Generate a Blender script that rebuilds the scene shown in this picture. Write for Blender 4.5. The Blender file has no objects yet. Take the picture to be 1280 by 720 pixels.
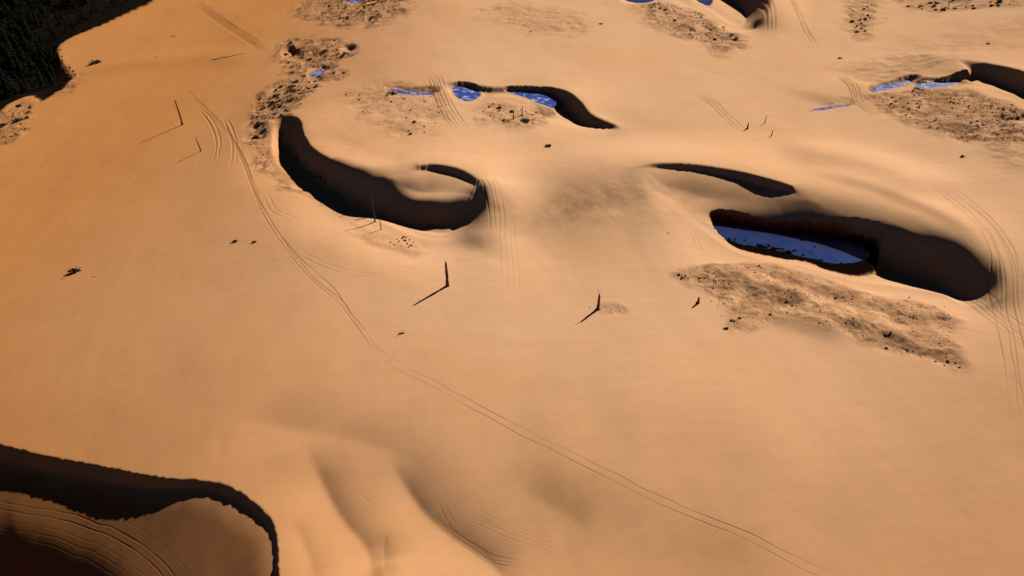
import bpy, bmesh, math, random
import numpy as np
from mathutils import Vector, Matrix

QUAL = 1.0            # terrain mesh density (1 = final)
rng = np.random.RandomState(7)
random.seed(7)

# ------------------------------------------------------------------ camera
CAM_H = 100.0
PITCH = math.radians(36.5)
CP, SP = math.cos(PITCH), math.sin(PITCH)
FPX = 853.3
SUN_EL = math.radians(34.0)
SUN_AZ = math.radians(43.5)     # to the right of +Y

scene = bpy.context.scene
COL = scene.collection
cam_d = bpy.data.cameras.new('camera')
cam = bpy.data.objects.new('camera', cam_d)
COL.objects.link(cam)
cam.location = (0, 0, CAM_H)
cam.rotation_euler = (math.pi / 2 - PITCH, 0, 0)
cam_d.sensor_width = 36.0
cam_d.lens = 36.0 * FPX / 1280.0
cam_d.clip_start = 0.5
cam_d.clip_end = 20000
scene.camera = cam


# ------------------------------------------------------------------ noise
class VNoise:
    def __init__(self, seed, n=256):
        self.t = np.random.RandomState(seed).rand(n, n)
        self.n = n

    def __call__(self, x, y):
        xi = np.floor(x).astype(int); yi = np.floor(y).astype(int)
        fx = x - xi; fy = y - yi
        fx = fx * fx * fx * (fx * (fx * 6 - 15) + 10)
        fy = fy * fy * fy * (fy * (fy * 6 - 15) + 10)
        n = self.n; t = self.t
        x0 = xi % n; x1 = (xi + 1) % n; y0 = yi % n; y1 = (yi + 1) % n
        a = t[x0, y0] * (1 - fx) + t[x1, y0] * fx
        b = t[x0, y1] * (1 - fx) + t[x1, y1] * fx
        return (a * (1 - fy) + b * fy) * 2 - 1


def fbm(x, y, seed, octs=4, gain=0.5):
    s = 0; a = 1.0; tot = 0
    for k in range(octs):
        nf = VNoise(seed + k)
        c, sn = math.cos(0.6 * k + 0.3), math.sin(0.6 * k + 0.3)
        s = s + a * nf((x * c - y * sn) * 2 ** k, (x * sn + y * c) * 2 ** k)
        tot += a
        a *= gain
    return s / tot


def sstep(a, b, x):
    t = np.clip((x - a) / (b - a), 0, 1)
    return t * t * (3 - 2 * t)


# ------------------------------------------------------------------ gentle base relief (metres), edge slopes shaped to dim the borders
def ramp(x, a, b, s):
    """height whose slope grows smoothly from 0 at a to s at b and stays s beyond"""
    t = np.clip((x - a) / (b - a), 0, 1)
    return s * ((b - a) * t * t / 2 + np.maximum((x - b) * np.sign(b - a), 0)) if b > a else \
        s * ((a - b) * t * t / 2 + np.maximum(b - x, 0))


def base(x, y):
    x = np.asarray(x, float); y = np.asarray(y, float)
    lim = lambda v, m: m * np.tanh(v / m)
    soft = lambda v, w: w * np.log1p(np.exp(np.clip(v / w, -40, 40)))
    z = -lim(0.22 * soft(-x - 50, 14), 60)            # the ground falls away to the left
    z = z - lim(0.10 * soft(102 - y, 12), 14)            # and towards the near side
    z = z + lim(0.22 * soft(x - (y - 85) * .5 - 68, 12), 24)            # a broad rise on the right
    for (cx, cy, a, wx, wy) in BUMPS:
        z = z + a * np.exp(-((x - cx) / wx) ** 2 - ((y - cy) / wy) ** 2)
    return z


BUMPS = []


def ray(px, py):
    a = px - 640.0; b = 360.0 - py
    return a, FPX * CP + b * SP, -FPX * SP + b * CP


def P(px, py, off=0.0):
    """point of the base ground (plus off metres) seen at photo position px, py"""
    rx, ry, rz = ray(px, py)
    z = off
    for _ in range(12):
        s = (CAM_H - z) / -rz
        z = 0.4 * z + 0.6 * (float(base(rx * s, ry * s)) + off)
    s = (CAM_H - z) / -rz
    return rx * s, ry * s


# ------------------------------------------------------------------ terrain grid
def lin(a, b, step):
    n = max(2, int(abs(b - a) / step) + 1)
    return list(np.linspace(a, b, n))


stepx, stepy = 0.85 / QUAL, 0.72 / QUAL


def grow(start, sgn, step, ratio, cap, stop):
    out = []; v = start; st = step
    while (v - stop) * sgn < 0:
        st = min(st * ratio, cap if abs(v - start) < 500 else 1e9)
        v += sgn * st
        out.append(v)
    return out


left = grow(-40, -1, stepx, 1.06, 9, -430)[::-1]
pxs = [-9000, -6000, -4000, -2800, -2000, -1500, -1100, -800, -600] + [v for v in left if v > -560] + lin(-40, 1320, stepx) + \
      [v for v in grow(1320, 1, stepx, 1.06, 9, 1650) if v < 1700] + [1730, 1880, 2080, 2380, 2780, 3280, 4080, 5280, 7280, 10280]
pxs = np.array(pxs)
pys = np.array(grow(745, 1, stepy, 1.05, 6, 900)[::-1] + lin(745, -12, stepy) + [v for v in grow(-12, -1, stepy, 1.05, 4, -150) if v > -170])
bb = 360 - pys
yrow = (FPX * CP + bb * SP) / (FPX * SP - bb * CP) * CAM_H
far = [yrow[-1] * (1.12 ** k) for k in range(1, 22)]
near = [-55, -40, -20, 0, 15, 26]
YR = np.array(near + list(yrow) + far)
DEPTH = YR * CP + CAM_H * SP
XX = (pxs[None, :] - 640.0) / FPX * DEPTH[:, None]
YY = np.repeat(YR[:, None], len(pxs), 1)
NR, NC = XX.shape
U = pxs


def window(x0, x1, y0, y1):
    j0 = np.searchsorted(YR, y0); j1 = np.searchsorted(YR, y1)
    j0 = max(0, j0 - 1); j1 = min(NR, j1 + 1)
    if j1 <= j0: return None
    d0, d1 = DEPTH[j0], DEPTH[j1 - 1]
    us = [640 + FPX * xx / d for xx in (x0, x1) for d in (d0, d1)]
    i0 = max(0, np.searchsorted(U, min(us)) - 1); i1 = min(NC, np.searchsorted(U, max(us)) + 1)
    if i1 <= i0: return None
    return slice(j0, j1), slice(i0, i1)


def catmull(pts, closed, sub):
    pts = np.array(pts, float)
    n = len(pts)
    out = []
    rngk = range(n) if closed else range(n - 1)
    for k in rngk:
        if closed:
            p0, p1, p2, p3 = pts[(k - 1) % n], pts[k], pts[(k + 1) % n], pts[(k + 2) % n]
        else:
            p0 = pts[max(k - 1, 0)]; p1 = pts[k]; p2 = pts[k + 1]; p3 = pts[min(k + 2, n - 1)]
        for q in range(sub):
            t = q / sub
            out.append(0.5 * ((2 * p1) + (-p0 + p2) * t + (2 * p0 - 5 * p1 + 4 * p2 - p3) * t * t + (-p0 + 3 * p1 - 3 * p2 + p3) * t ** 3))
    if not closed: out.append(pts[-1])
    return np.array(out)


def seg_dist(x, y, poly, closed, vals=None, want=False):
    """distance to a polyline, and value / signed side / arclength at the nearest point"""
    best = np.full(x.shape, 1e9); val = np.zeros(x.shape); side = np.zeros(x.shape); arc = np.zeros(x.shape); crb = np.zeros(x.shape)
    n = len(poly); acc = 0.0
    for k in range(n if closed else n - 1):
        ax, ay = poly[k][:2]; bx, by = poly[(k + 1) % n][:2]
        dx, dy = bx - ax, by - ay
        L2 = dx * dx + dy * dy + 1e-12
        t = np.clip(((x - ax) * dx + (y - ay) * dy) / L2, 0, 1)
        d2 = (x - ax - t * dx) ** 2 + (y - ay - t * dy) ** 2
        cr = (dx * (y - ay) - dy * (x - ax)) / math.sqrt(L2)
        m = (d2 < best - 1e-7) | ((d2 < best + 1e-7) & (np.abs(cr) > np.abs(crb)))
        crb = np.where(m, cr, crb)
        best = np.where(m, d2, best)
        if vals is not None:
            v = vals[k] + (vals[(k + 1) % n] - vals[k]) * t
            val = np.where(m, v, val)
        if want:
            side = np.where(m, np.sign(cr), side)
            arc = np.where(m, acc + t * math.sqrt(L2), arc)
        acc += math.sqrt(L2)
    best = np.sqrt(best)
    if want: return best, val, side, arc, acc
    return best, val


def inside(x, y, poly):
    c = np.zeros(x.shape, bool)
    n = len(poly)
    for k in range(n):
        ax, ay = poly[k][:2]; bx, by = poly[(k + 1) % n][:2]
        if ay == by: continue
        m = ((ay > y) != (by > y)) & (x < (bx - ax) * (y - ay) / (by - ay) + ax)
        c ^= m
    return c


def to_world(pts, off, closed, sub):
    w = []
    for p in pts:
        o = p[2] if len(p) > 2 else off
        x, y = P(p[0], p[1], o)
        w.append((x, y, o))
    return catmull(w, closed, sub)


ZZ = base(XX, YY)
OFF = np.zeros_like(ZZ)       # pits
ADD = np.zeros_like(ZZ)       # soft relief
ROUGH = np.zeros_like(ZZ)
TRACK = np.zeros_like(ZZ)
WET_SHADE = np.zeros_like(ZZ)
HUM_SHADE = np.zeros_like(ZZ)

PROF = {
    'lin': lambda t: t,
    'in': lambda t: t ** 1.7,
    'in2': lambda t: t ** 1.3,
    'in3': lambda t: t ** 2.3,
    'out': lambda t: 1 - (1 - t) ** 1.7,
    's': lambda t: t * t * (3 - 2 * t),
}


def pit(rings, profs, warp=0.0, wseed=50, wscale=1.5, wrings=1):
    """nested contour rings [(points, offset)], outermost first; heights run between them"""
    W = [to_world(pts, off, True, 5) for pts, off in rings]
    r = W[0]
    win = window(r[:, 0].min() - 3, r[:, 0].max() + 3, r[:, 1].min() - 3, r[:, 1].max() + 3)
    x = XX[win]; y = YY[win]
    x0, y0 = x, y
    if warp:
        x = x + warp * fbm(x / wscale, y / wscale, wseed, 3)
        y = y + warp * fbm(x0 / wscale, y / wscale, wseed + 9, 3)
    XW = [(x, y) if k <= wrings else (x0, y0) for k in range(len(W))]
    ins = [inside(XW[k][0], XW[k][1], w) for k, w in enumerate(W)]
    D = []
    for k, w in enumerate(W):
        D.append(seg_dist(XW[k][0], XW[k][1], w, True)[0])

    def ringval(k, m):
        w = W[k]
        pts = []
        for q in range(len(w)):
            a, b = w[q], w[(q + 1) % len(w)]
            n = max(1, int(math.hypot(b[0] - a[0], b[1] - a[1]) / 2.5))
            for t in range(n): pts.append((a + (b - a) * (t / n), math.hypot(b[0] - a[0], b[1] - a[1]) / n + .05))
        xs, ys = XW[k][0][m], XW[k][1][m]
        num = np.zeros(xs.shape); den = np.zeros(xs.shape)
        for p, ln in pts:
            wt = ln / ((xs - p[0]) ** 2 + (ys - p[1]) ** 2 + 0.3) ** 1.8
            num += wt * p[2]; den += wt
        return num / den
    res = np.zeros(x.shape)
    for k in range(len(W)):
        m = ins[k] & ~ins[k + 1] if k + 1 < len(W) else ins[k]
        for q in range(k):
            m = m & ins[q]
        if not m.any(): continue
        v0 = ringval(k, m)
        if k + 1 < len(W):
            t = (D[k] / (D[k] + D[k + 1] + 1e-9))[m]
            t = PROF[profs[k]](t)
            res[m] = v0 + (ringval(k + 1, m) - v0) * t
        else:
            res[m] = v0
    OFF[win] += res


def blur_off(n, m=None):
    """diffuse the pit relief a little (rounds hard contour breaks)"""
    global OFF
    for _ in range(n):
        b = OFF.copy()
        b[1:-1, 1:-1] = (OFF[1:-1, 1:-1] * 2 + OFF[:-2, 1:-1] + OFF[2:, 1:-1] + OFF[1:-1, :-2] + OFF[1:-1, 2:]) / 6
        OFF = b if m is None else OFF * (1 - m) + b * m


def ridge(pts, h, w_sun, w_lee, sub=5, off=0.0, fade=0.25):
    """soft dune ridge along a line; pts run so that the sun side is on the LEFT of the walk... side chosen by the sun"""
    w = to_world(pts, off, False, sub)
    m = max(w_sun, w_lee) * 2.6
    win = window(w[:, 0].min() - m, w[:, 0].max() + m, w[:, 1].min() - m, w[:, 1].max() + m)
    if win is None: return
    x = XX[win]; y = YY[win]
    d, _, side, arc, tot = seg_dist(x, y, w, False, None, True)
    # which side is the sun side
    tx, ty = w[-1][0] - w[0][0], w[-1][1] - w[0][1]
    sx, sy = math.sin(SUN_AZ), math.cos(SUN_AZ)
    s = 1.0 if tx * sy - ty * sx > 0 else -1.0
    ww = np.where(side * s > 0, w_sun, w_lee)
    # blend widths near the ends so that there is no seam
    e = np.clip(np.minimum(arc, tot - arc) / (tot * fade + 1e-6), 0, 1)
    e = e * e * (3 - 2 * e)
    endd = np.exp(-(d / ww) ** 2)
    ADD[win] += h * endd * e


def fold(pts, h, w_face, w_back, sub=6, fade=.3, p=1.0):
    """trough at the foot of a sand lobe: a steeper face rising towards the sun side, a gentle rise on the other"""
    w = to_world(pts, 0, False, sub)
    m = max(w_face, w_back) * 3
    win = window(w[:, 0].min() - m, w[:, 0].max() + m, w[:, 1].min() - m, w[:, 1].max() + m)
    x = XX[win]; y = YY[win]
    d, _, side, arc, tot = seg_dist(x, y, w, False, None, True)
    tx, ty = w[-1][0] - w[0][0], w[-1][1] - w[0][1]
    s = 1.0 if tx * math.cos(SUN_AZ) - ty * math.sin(SUN_AZ) > 0 else -1.0
    e = np.clip(np.minimum(arc, tot - arc) / (tot * fade + 1e-6), 0, 1)
    e = e * e * (3 - 2 * e)
    f = np.where(side * s > 0, np.exp(-(d / w_face) ** p), np.exp(-(d / w_back) ** 1.5))
    ADD[win] -= h * f * e


def patch(pts, amount, feather, off=0.0, jit=0.5):
    w = to_world(pts, off, True, 4)
    m = feather * 2
    win = window(w[:, 0].min() - m, w[:, 0].max() + m, w[:, 1].min() - m, w[:, 1].max() + m)
    if win is None: return
    x = XX[win]; y = YY[win]
    n = fbm(x / 9, y / 9, 200, 4) * feather * jit * 2
    d, _ = seg_dist(x, y, w, True)
    sd = np.where(inside(x, y, w), d, -d) + n
    v = amount * sstep(-feather * 0.6, feather, sd)
    ROUGH[win] = np.maximum(ROUGH[win], v)


def groove(pts, depth=0.085, width=0.14, off=0.0, lines=(0,), strength=0.5, sub=6, berm=0.6):
    """wheel ruts pressed into the sand; lines = sideways shifts in metres"""
    w = to_world(pts, off, False, sub)
    t = np.gradient(w[:, :2], axis=0)
    t /= np.linalg.norm(t, axis=1)[:, None] + 1e-9
    nrm = np.stack([-t[:, 1], t[:, 0]], 1)
    for li, s in enumerate(lines):
        ww = w[:, :2] + nrm * s
        wob = VNoise(900 + li)
        k = np.arange(len(ww)) * 0.35
        ww = ww + nrm * (wob(k, k * 0 + li) * 0.25)[:, None] * min(1.0, abs(s) + 0.2)
        tot = len(ww) - 1
        for q in range(tot):
            a, b = ww[q], ww[q + 1]
            dist = CAM_H / math.sin(math.atan2(CAM_H, max(a[1], 1)))
            dd = (a[1] * CP + CAM_H * SP)
            wd = max(width, dd / FPX * 0.55, 0.55 * 0.72 * (a[1] ** 2 + 1e4) / 85300.0)
            m = wd * 4
            win = window(min(a[0], b[0]) - m, max(a[0], b[0]) + m, min(a[1], b[1]) - m, max(a[1], b[1]) + m)
            if win is None: continue
            x = XX[win]; y = YY[win]
            dx, dy = b - a
            L2 = dx * dx + dy * dy + 1e-12
            tt = np.clip(((x - a[0]) * dx + (y - a[1]) * dy) / L2, 0, 1)
            d = np.sqrt((x - a[0] - tt * dx) ** 2 + (y - a[1] - tt * dy) ** 2)
            fadev = 0.85 + 0.45 * float(wob(np.array([q * 0.21 + li * 3.7]), np.array([li * 1.3 + 5.0]))[0])
            e = fadev * min(1.0, 4.0 * min(q + 1, tot - q) / tot + 0.1)
            pr = np.exp(-(d / wd) ** 2)
            br = np.exp(-((d - 1.7 * wd) / (0.7 * wd)) ** 2)
            v = TRACK[win]
            TRACK[win] = np.maximum(v, pr * strength * e)
            g = -depth * (wd / width) ** 0.7 * e * (pr - berm * 0.5 * br)
            GRV[win] = np.where(np.abs(g) > np.abs(GRV[win]), g, GRV[win])


GRV = np.zeros_like(ZZ)

#TERRAIN-DATA-BEGIN
# ---- the big hollow with the blue pool (right of centre)
def lift(pts, f):
    return [(p[0], p[1], f(k, p)) for k, p in enumerate(pts)]
C_out = [(640, 205), (740, 168), (900, 158), (1050, 172), (1190, 205), (1300, 270), (1345, 350), (1320, 430), (1230, 480), (1100, 450), (980, 410), (860, 380), (770, 350), (690, 325), (625, 290)]
C_rim = [(770, 214, 6), (800, 208, 6.5), (830, 205, 7), (870, 207, 7), (920, 214, 7), (965, 225, 7), (1010, 236, 6.1), (1060, 247, 5.2), (1110, 259, 5.0), (1160, 276, 4.8),
         (1208, 300, 3.8), (1246, 334, 1.4), (1253, 358, 0), (1241, 379, -1.8), (1210, 384, -3.6), (1176, 368, -4.4), (1120, 358, -4.4), (1080, 353, -3.8), (1040, 344, -2.8),
         (1000, 332, -2.2), (955, 325, -2), (920, 314, -1.8), (894, 299, -1.2), (868, 282, 0), (840, 264, 2), (800, 246, 4), (768, 228, 5.4)]
C_toe = [(800, 213, 6.0), (830, 210, 5.6), (870, 213, 5.4), (920, 222, 5.0), (965, 234, 4.8), (1010, 244, 5.0), (1060, 252, 4.7), (1110, 266, 4.4),
         (1160, 283, 4.1), (1206, 307, 3.0), (1240, 338, 0.6), (1247, 358, -0.6), (1236, 374, -2.4), (1207, 379, -4.3), (1174, 364, -5.0), (1120, 355, -5.0),
         (1080, 350, -4.2), (1040, 341, -3.1), (1000, 330, -2.5), (955, 322, -2.3), (922, 312, -2.1), (897, 296, -1.6), (874, 279, -0.4), (846, 260, 1.6),
         (805, 240, 4.2)]
C_sh = [(868, 260, 0.8), (900, 263, 0.7), (950, 268, 0.7), (1000, 273, 0.9), (1050, 280, 1.3), (1100, 290, 1.9), (1150, 304, 2.1), (1195, 324, 1.2),
        (1232, 349, -0.8), (1240, 361, -1.8), (1229, 372, -3.6), (1200, 374, -5.0), (1172, 360, -5.7), (1120, 351, -5.7), (1080, 345, -4.7), (1040, 337, -3.4),
        (1000, 327, -2.8), (955, 319, -2.6), (926, 309, -2.4), (904, 294, -1.9), (884, 276, -.6)]
C_fl = [(896, 280, -2.4), (930, 285, -2.7), (960, 289, -2.8), (1000, 294, -2.8), (1045, 300, -2.8), (1080, 307, -3.0), (1112, 318, -4.4), (1150, 333, -6.2),
        (1184, 350, -7.2), (1194, 362, -7.0), (1165, 356, -7.2), (1125, 347, -7.0), (1095, 340, -5.4), (1074, 334, -3.6), (1030, 327, -2.9), (1000, 322, -2.8), (960, 314, -2.8), (930, 305, -2.7),
        (910, 293, -2.5)]
pit([(C_out, 0), (C_rim, 0), (C_toe, 0), (C_sh, 0), (C_fl, 0)], ['s', 'lin', 'in2', 'in2'])

# ---- hollow on the left (dark crescent)
A_out = [(340, 80), (400, 70), (500, 110), (600, 140), (680, 180), (700, 260), (660, 330), (560, 370), (440, 330), (340, 290), (280, 230), (275, 160), (300, 110)]
A_rim = [(354, 140, 1.5), (374, 148, 3.5), (380, 166, 4), (391, 183, 4), (411, 195, 4.6), (445, 206, 5.8), (478, 211, 6.2), (510, 207, 6.4), (530, 205, 6.2), (560, 207, 5.8), (585, 216, 5.0), (602, 231, 4.0), (608, 250, 2.2),
         (602, 274, -.6), (584, 295, -2.6), (560, 303, -3.4), (535, 301, -3.6), (510, 293, -3.6), (482, 280, -3.4), (458, 273, -3.2), (432, 271, -3), (418, 256, -2.8), (404, 242, -2.6), (380, 228, -2.4), (358, 217, -2.2), (343, 201, -1.8), (339, 180, -1), (342, 156, 0)]
A_a = [(359, 152, 1), (371, 155, 1.6), (376, 171, 2.4), (388, 189, 2.6), (408, 201, 3.6), (445, 215, 4.8), (478, 221, 5.0), (508, 214, 5.2), (532, 211, 4.6), (558, 216, 3.8), (582, 226, 3.2), (596, 241, 2.4), (602, 253, 0.8),
       (596, 272, -1.6), (580, 288, -3.2), (560, 297, -4.0), (535, 295, -4.2), (510, 287, -4.2), (482, 275, -4.0), (457, 268, -3.8), (435, 267, -3.6), (423, 252, -3.4), (408, 237, -3.2), (384, 223, -3.0), (364, 213, -2.8), (349, 198, -2.6), (344, 180, -2), (348, 160, -1)]
A_b = [(361, 164, -0.5), (368, 170, -0.6), (378, 194, 0.0), (406, 211, 1.4), (445, 229, 2.2), (480, 239, 2.6), (520, 246, 2.6), (556, 248, 2.4), (580, 251, 1.8), (593, 259, 0.2),
       (589, 272, -2.6), (574, 285, -4.0), (557, 292, -4.7), (535, 290, -4.9), (510, 282, -4.9), (482, 270, -4.7), (458, 263, -4.4), (440, 262, -4.2), (428, 248, -3.9), (412, 233, -3.7), (388, 219, -3.6), (368, 208, -3.6), (354, 194, -3.4), (349, 180, -3), (353, 166, -2)]
A_fl = [(358, 184, -3.8), (370, 200, -4.2), (395, 217, -4.4), (425, 237, -4.6), (450, 256, -5.0), (490, 268, -5.3), (530, 281, -5.4), (554, 284, -5.2), (570, 276, -3.8), (545, 271, -2.4), (500, 262, -2.2), (455, 248, -2.4), (420, 230, -2.8), (385, 211, -3.4), (366, 188, -3.4)]
pit([(A_out, 0), (A_rim, 0), (A_a, 0), (A_b, 0), (A_fl, 0)], ['s', 'lin', 'in', 'lin'], 0.3, 60, 2.6, 1)

# ---- upper middle hollow with two slivers of water
E_out = [(480, 90), (560, 62), (680, 60), (800, 75), (880, 120), (900, 160), (830, 185), (730, 190), (620, 175), (530, 160), (490, 130)]
E_rim = [(556, 104, .2), (580, 105, .6), (610, 109, .8), (640, 110, .6), (676, 110, .8), (696, 111, 1.8), (712, 116, 2.6), (726, 127, 2.6), (740, 142, 1.8), (772, 156, 0.6), (766, 161, -.8), (730, 157, -2), (702, 147, -2.6), (684, 138, -1.8), (664, 129, -1.2), (640, 123, -.8),
         (618, 121, -.6), (604, 127, -.8), (588, 130, -.8), (570, 127, -.6), (558, 116, -.2)]
E_fl = [(566, 110, -1.0), (592, 112, -1.2), (612, 115, -1.1), (640, 115, -1.1), (676, 117, -1.5), (694, 124, -2.4), (708, 137, -3.4), (722, 150, -2.6), (716, 151, -2.6), (700, 144, -3.2), (684, 134, -2.4), (664, 126, -1.5), (640, 120, -1.2),
        (618, 118, -1.1), (604, 123, -1.3), (588, 127, -1.3), (572, 123, -1.1)]
pit([(E_out, 0), (E_rim, 0), (E_fl, 0)], ['s', 'lin'], 0.15)

# ---- upper right hollow
F_out = [(1060, 80), (1130, 50), (1220, 35), (1320, 45), (1450, 100), (1460, 190), (1340, 200), (1230, 150), (1130, 145), (1050, 130)]
F_rim = [(1196, 74, 2.5), (1228, 78, 3), (1262, 85, 3.6), (1300, 99, 4), (1360, 130, 3), (1380, 156, 0), (1330, 156, -2), (1282, 129, -2), (1256, 118, -1.8), (1236, 109, -1.6), (1210, 106, -1), (1180, 111, -.6), (1145, 113, -.4), (1110, 117, 0), (1084, 118, 0),
         (1082, 108, .3), (1110, 101, .6), (1140, 98, .8), (1170, 98, 1.2), (1205, 95, 1.6), (1214, 89, 2)]
F_fl = [(1228, 93, -1.8), (1262, 101, -2.4), (1300, 117, -3.0), (1350, 142, -2.5), (1325, 148, -3.0), (1280, 124, -3.0), (1256, 114, -2.8), (1236, 106, -2.4), (1210, 103.5, -1.6), (1180, 107.5, -1.2), (1145, 109.5, -1.0), (1110, 113.5, -.8), (1092, 114, -.6),
        (1094, 111, -.6), (1112, 108, -.8), (1140, 104, -1.0), (1175, 103, -1.3), (1205, 99.5, -1.6)]
pit([(F_out, 0), (F_rim, 0), (F_fl, 0)], ['s', 'lin'], 0.2)

# ---- top hollow beside the brushy mound
G_out = [(820, -60), (900, -70), (980, -50), (1020, 0), (1000, 50), (940, 70), (860, 60), (820, 20)]
G_rim = [(858, -24, 2), (900, -34, 5), (945, -24, 7), (962, -6, 7), (962, 14, 5), (954, 30, 1.5), (934, 39, -3), (908, 29, -4), (888, 14, -4), (864, 4, -2.6)]
G_fl = [(872, -8, -5.0), (900, -6, -6.0), (920, 4, -6.4), (932, 18, -5.6), (930, 30, -4.6), (918, 30, -5), (904, 22, -5.2), (886, 8, -5.0)]
pit([(G_out, 0), (G_rim, 0), (G_fl, 0)], ['s', 'lin'], 0.3)
G2_rim = [(770, -16), (800, -18), (830, -12), (826, 4), (800, 7), (774, 3)]
G2_fl = [(782, -6, -1.6), (800, -8, -1.6), (818, -5, -1.6), (814, 1, -1.6), (800, 3, -1.6), (784, 1, -1.6)]
pit([(G2_rim, 0), (G2_fl, 0)], ['s'])

# ---- small hollows holding thin strips of ice
def strip(c, z, wpx, hpx):
    l = []; r = []
    n = len(c)
    for k, (x, y) in enumerate(c):
        e = math.sin(math.pi * (k + 0.5) / n) ** 0.5
        l.append((x, y - hpx * e)); r.append((x, y + hpx * e))
    return l + r[::-1]
for c, hp, dz in (([(484, 113), (500, 115), (520, 117), (540, 118)], 5.0, 1.0),
                  ([(1012, 138), (1030, 135), (1048, 132), (1064, 131)], 2.2, 0.5),
                  ([(386, 97), (396, 92), (405, 88)], 7.0, 1.6),
                  ([(432, 4), (444, 1), (454, -2)], 6.0, 1.5)):
    pit([(strip(c, 0, 0, hp + 2.5), 0), (strip(c, 0, 0, hp * 0.45), -dz)], ['s'])
# small dark scoop in the brushy ground
pit([([(352, 62), (364, 59), (378, 63), (378, 72), (364, 74), (352, 70)], 0), ([(361, 66, -2.6), (370, 66, -3.0), (368, 70, -3.0)], 0)], ['lin'])
pit([([(425, 60), (440, 55), (450, 60), (442, 70), (428, 70)], 0), ([(433, 62, -1.6), (440, 62, -1.8), (438, 66, -1.6)], 0)], ['lin'])

# ---- the dune edge above the forest, upper left
H_rim = [(196, -3), (165, 13), (140, 25), (110, 37), (85, 48), (73, 60), (77, 75), (92, 92), (92, 99), (78, 111), (50, 128), (44, 124), (34, 120), (14, 128), (0, 140), (-40, 160), (-260, 260),
         (-900, 150), (-1500, -60), (-700, -130), (-100, -130), (120, -100), (215, -40)]
H_toe = [(170, -8, -9), (140, 3, -9), (112, 14, -9.5), (84, 24, -9), (60, 36, -9), (44, 56, -9), (44, 80, -9.5), (54, 98, -8), (50, 108, -6), (38, 112, -4.0), (26, 112, -4.0), (8, 121, -4.5), (-14, 134, -5),
         (-50, 150, -7), (-260, 235, -11), (-800, 140, -11), (-1200, -50, -11), (-700, -110, -11), (-100, -110, -11), (60, -90, -11), (150, -50, -10)]
pit([(H_rim, 0), (H_toe, 0)], ['lin'], 0.5, 70, 4.0)

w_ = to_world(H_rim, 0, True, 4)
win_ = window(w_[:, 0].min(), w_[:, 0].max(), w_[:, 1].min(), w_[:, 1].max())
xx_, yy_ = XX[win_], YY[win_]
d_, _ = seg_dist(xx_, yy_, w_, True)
HUM_SHADE[win_] = sstep(-0.8, 2.4, np.where(inside(xx_, yy_, w_), d_, -d_) + 1.4 * fbm(xx_ / 3, yy_ / 3, 88, 3) - 0.6)  # dark forest soil; on the bank it stands in for cast shade

# ---- near hollow, lower left
D_rim = [(-260, 500), (-120, 532), (0, 557), (60, 571), (120, 582), (180, 594), (214, 599), (262, 602), (296, 612), (322, 630), (339, 648), (346, 670), (348, 700), (350, 760), (345, 860),
         (200, 1200), (-300, 1300), (-700, 900), (-600, 560)]
D_toe = [(-260, 524, -2.8), (-120, 553, -2.7), (60, 592, -2.6), (120, 602, -2.6), (180, 611, -2.3), (214, 611, -1.7), (240, 612, -1.3), (264, 614, -1.2), (291, 624, -1.2), (316, 640, -1.1), (332, 655, -1.0), (340, 675, -.8), (343, 702, -.8), (345, 760, -.8), (338, 850, -1.2),
         (190, 1150, -8), (-280, 1250, -10), (-650, 880, -8), (-560, 590, -4)]
D_mid = [(-260, 605, -4.4), (-120, 626, -4.6), (50, 654, -4.7), (100, 666, -5.0), (150, 688, -5.2), (190, 720, -5.5), (225, 770, -6.2), (225, 850, -7.2), (120, 1050, -11), (-250, 1150, -12), (-560, 850, -11), (-500, 650, -7)]
D_fl = [(-220, 740, -12.5), (-60, 770, -14), (20, 800, -15), (60, 870, -16.5), (0, 1000, -17), (-240, 1040, -17), (-450, 840, -15)]
pit([(D_rim, 0), (D_toe, 0), (D_mid, 0), (D_fl, 0)], ['lin', 'lin', 'in2'], 0.3, 80, 0.9, 0)

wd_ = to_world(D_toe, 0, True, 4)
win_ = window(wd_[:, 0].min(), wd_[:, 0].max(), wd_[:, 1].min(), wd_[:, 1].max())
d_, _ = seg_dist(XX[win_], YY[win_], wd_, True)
WET_SHADE[win_] = np.maximum(WET_SHADE[win_], .55 * sstep(0, 5, np.where(inside(XX[win_], YY[win_], wd_), d_, -d_) + 1.5 * fbm(XX[win_] / 4, YY[win_] / 4, 93, 3)))  # floor painted darker and redder, standing for the dim grazing light there

# ---- soft dune relief
ridge([(600, 235), (618, 262), (612, 292), (590, 310)], 2.0, 10, 7)
ridge([(1000, 230), (1060, 243), (1120, 262), (1180, 288), (1235, 322)], .9, 8, 2.4)
ridge([(960, 195), (1040, 205), (1110, 225), (1180, 262)], 2.2, 16, 9)
ridge([(1020, 130), (1050, 118), (1090, 104)], 1.6, 14, 8)
fold([(270, 522), (330, 528), (390, 537), (450, 550), (500, 568), (545, 600)], 1.0, 6, 12, p=1.4)
fold([(380, 550), (398, 588), (415, 622), (434, 650), (455, 674), (464, 706), (466, 760)], 1.9, 5.0, 9)
fold([(478, 560), (506, 600), (530, 632), (556, 654), (584, 674), (612, 694), (630, 720), (640, 770)], 2.2, 5.5, 9)
fold([(362, 640), (378, 672), (390, 704), (396, 750)], .35, 2.0, 3)
fold([(476, 655), (482, 690), (492, 730)], .3, 1.6, 3)
fold([(640, 600), (680, 628), (720, 650), (745, 662)], .5, 4, 8, p=1.4)
fold([(590, 306), (650, 294), (700, 278), (760, 264), (830, 262)], 2.4, 10, 17, p=1.3)
fold([(372, 180), (420, 186), (470, 190)], .5, 6, 9, p=1.4)
ridge([(620, 560), (760, 590), (900, 640), (1050, 690)], 1.3, 18, 11)
ridge([(720, 480), (860, 510), (1000, 570), (1180, 640)], 1.0, 20, 14)
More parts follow.
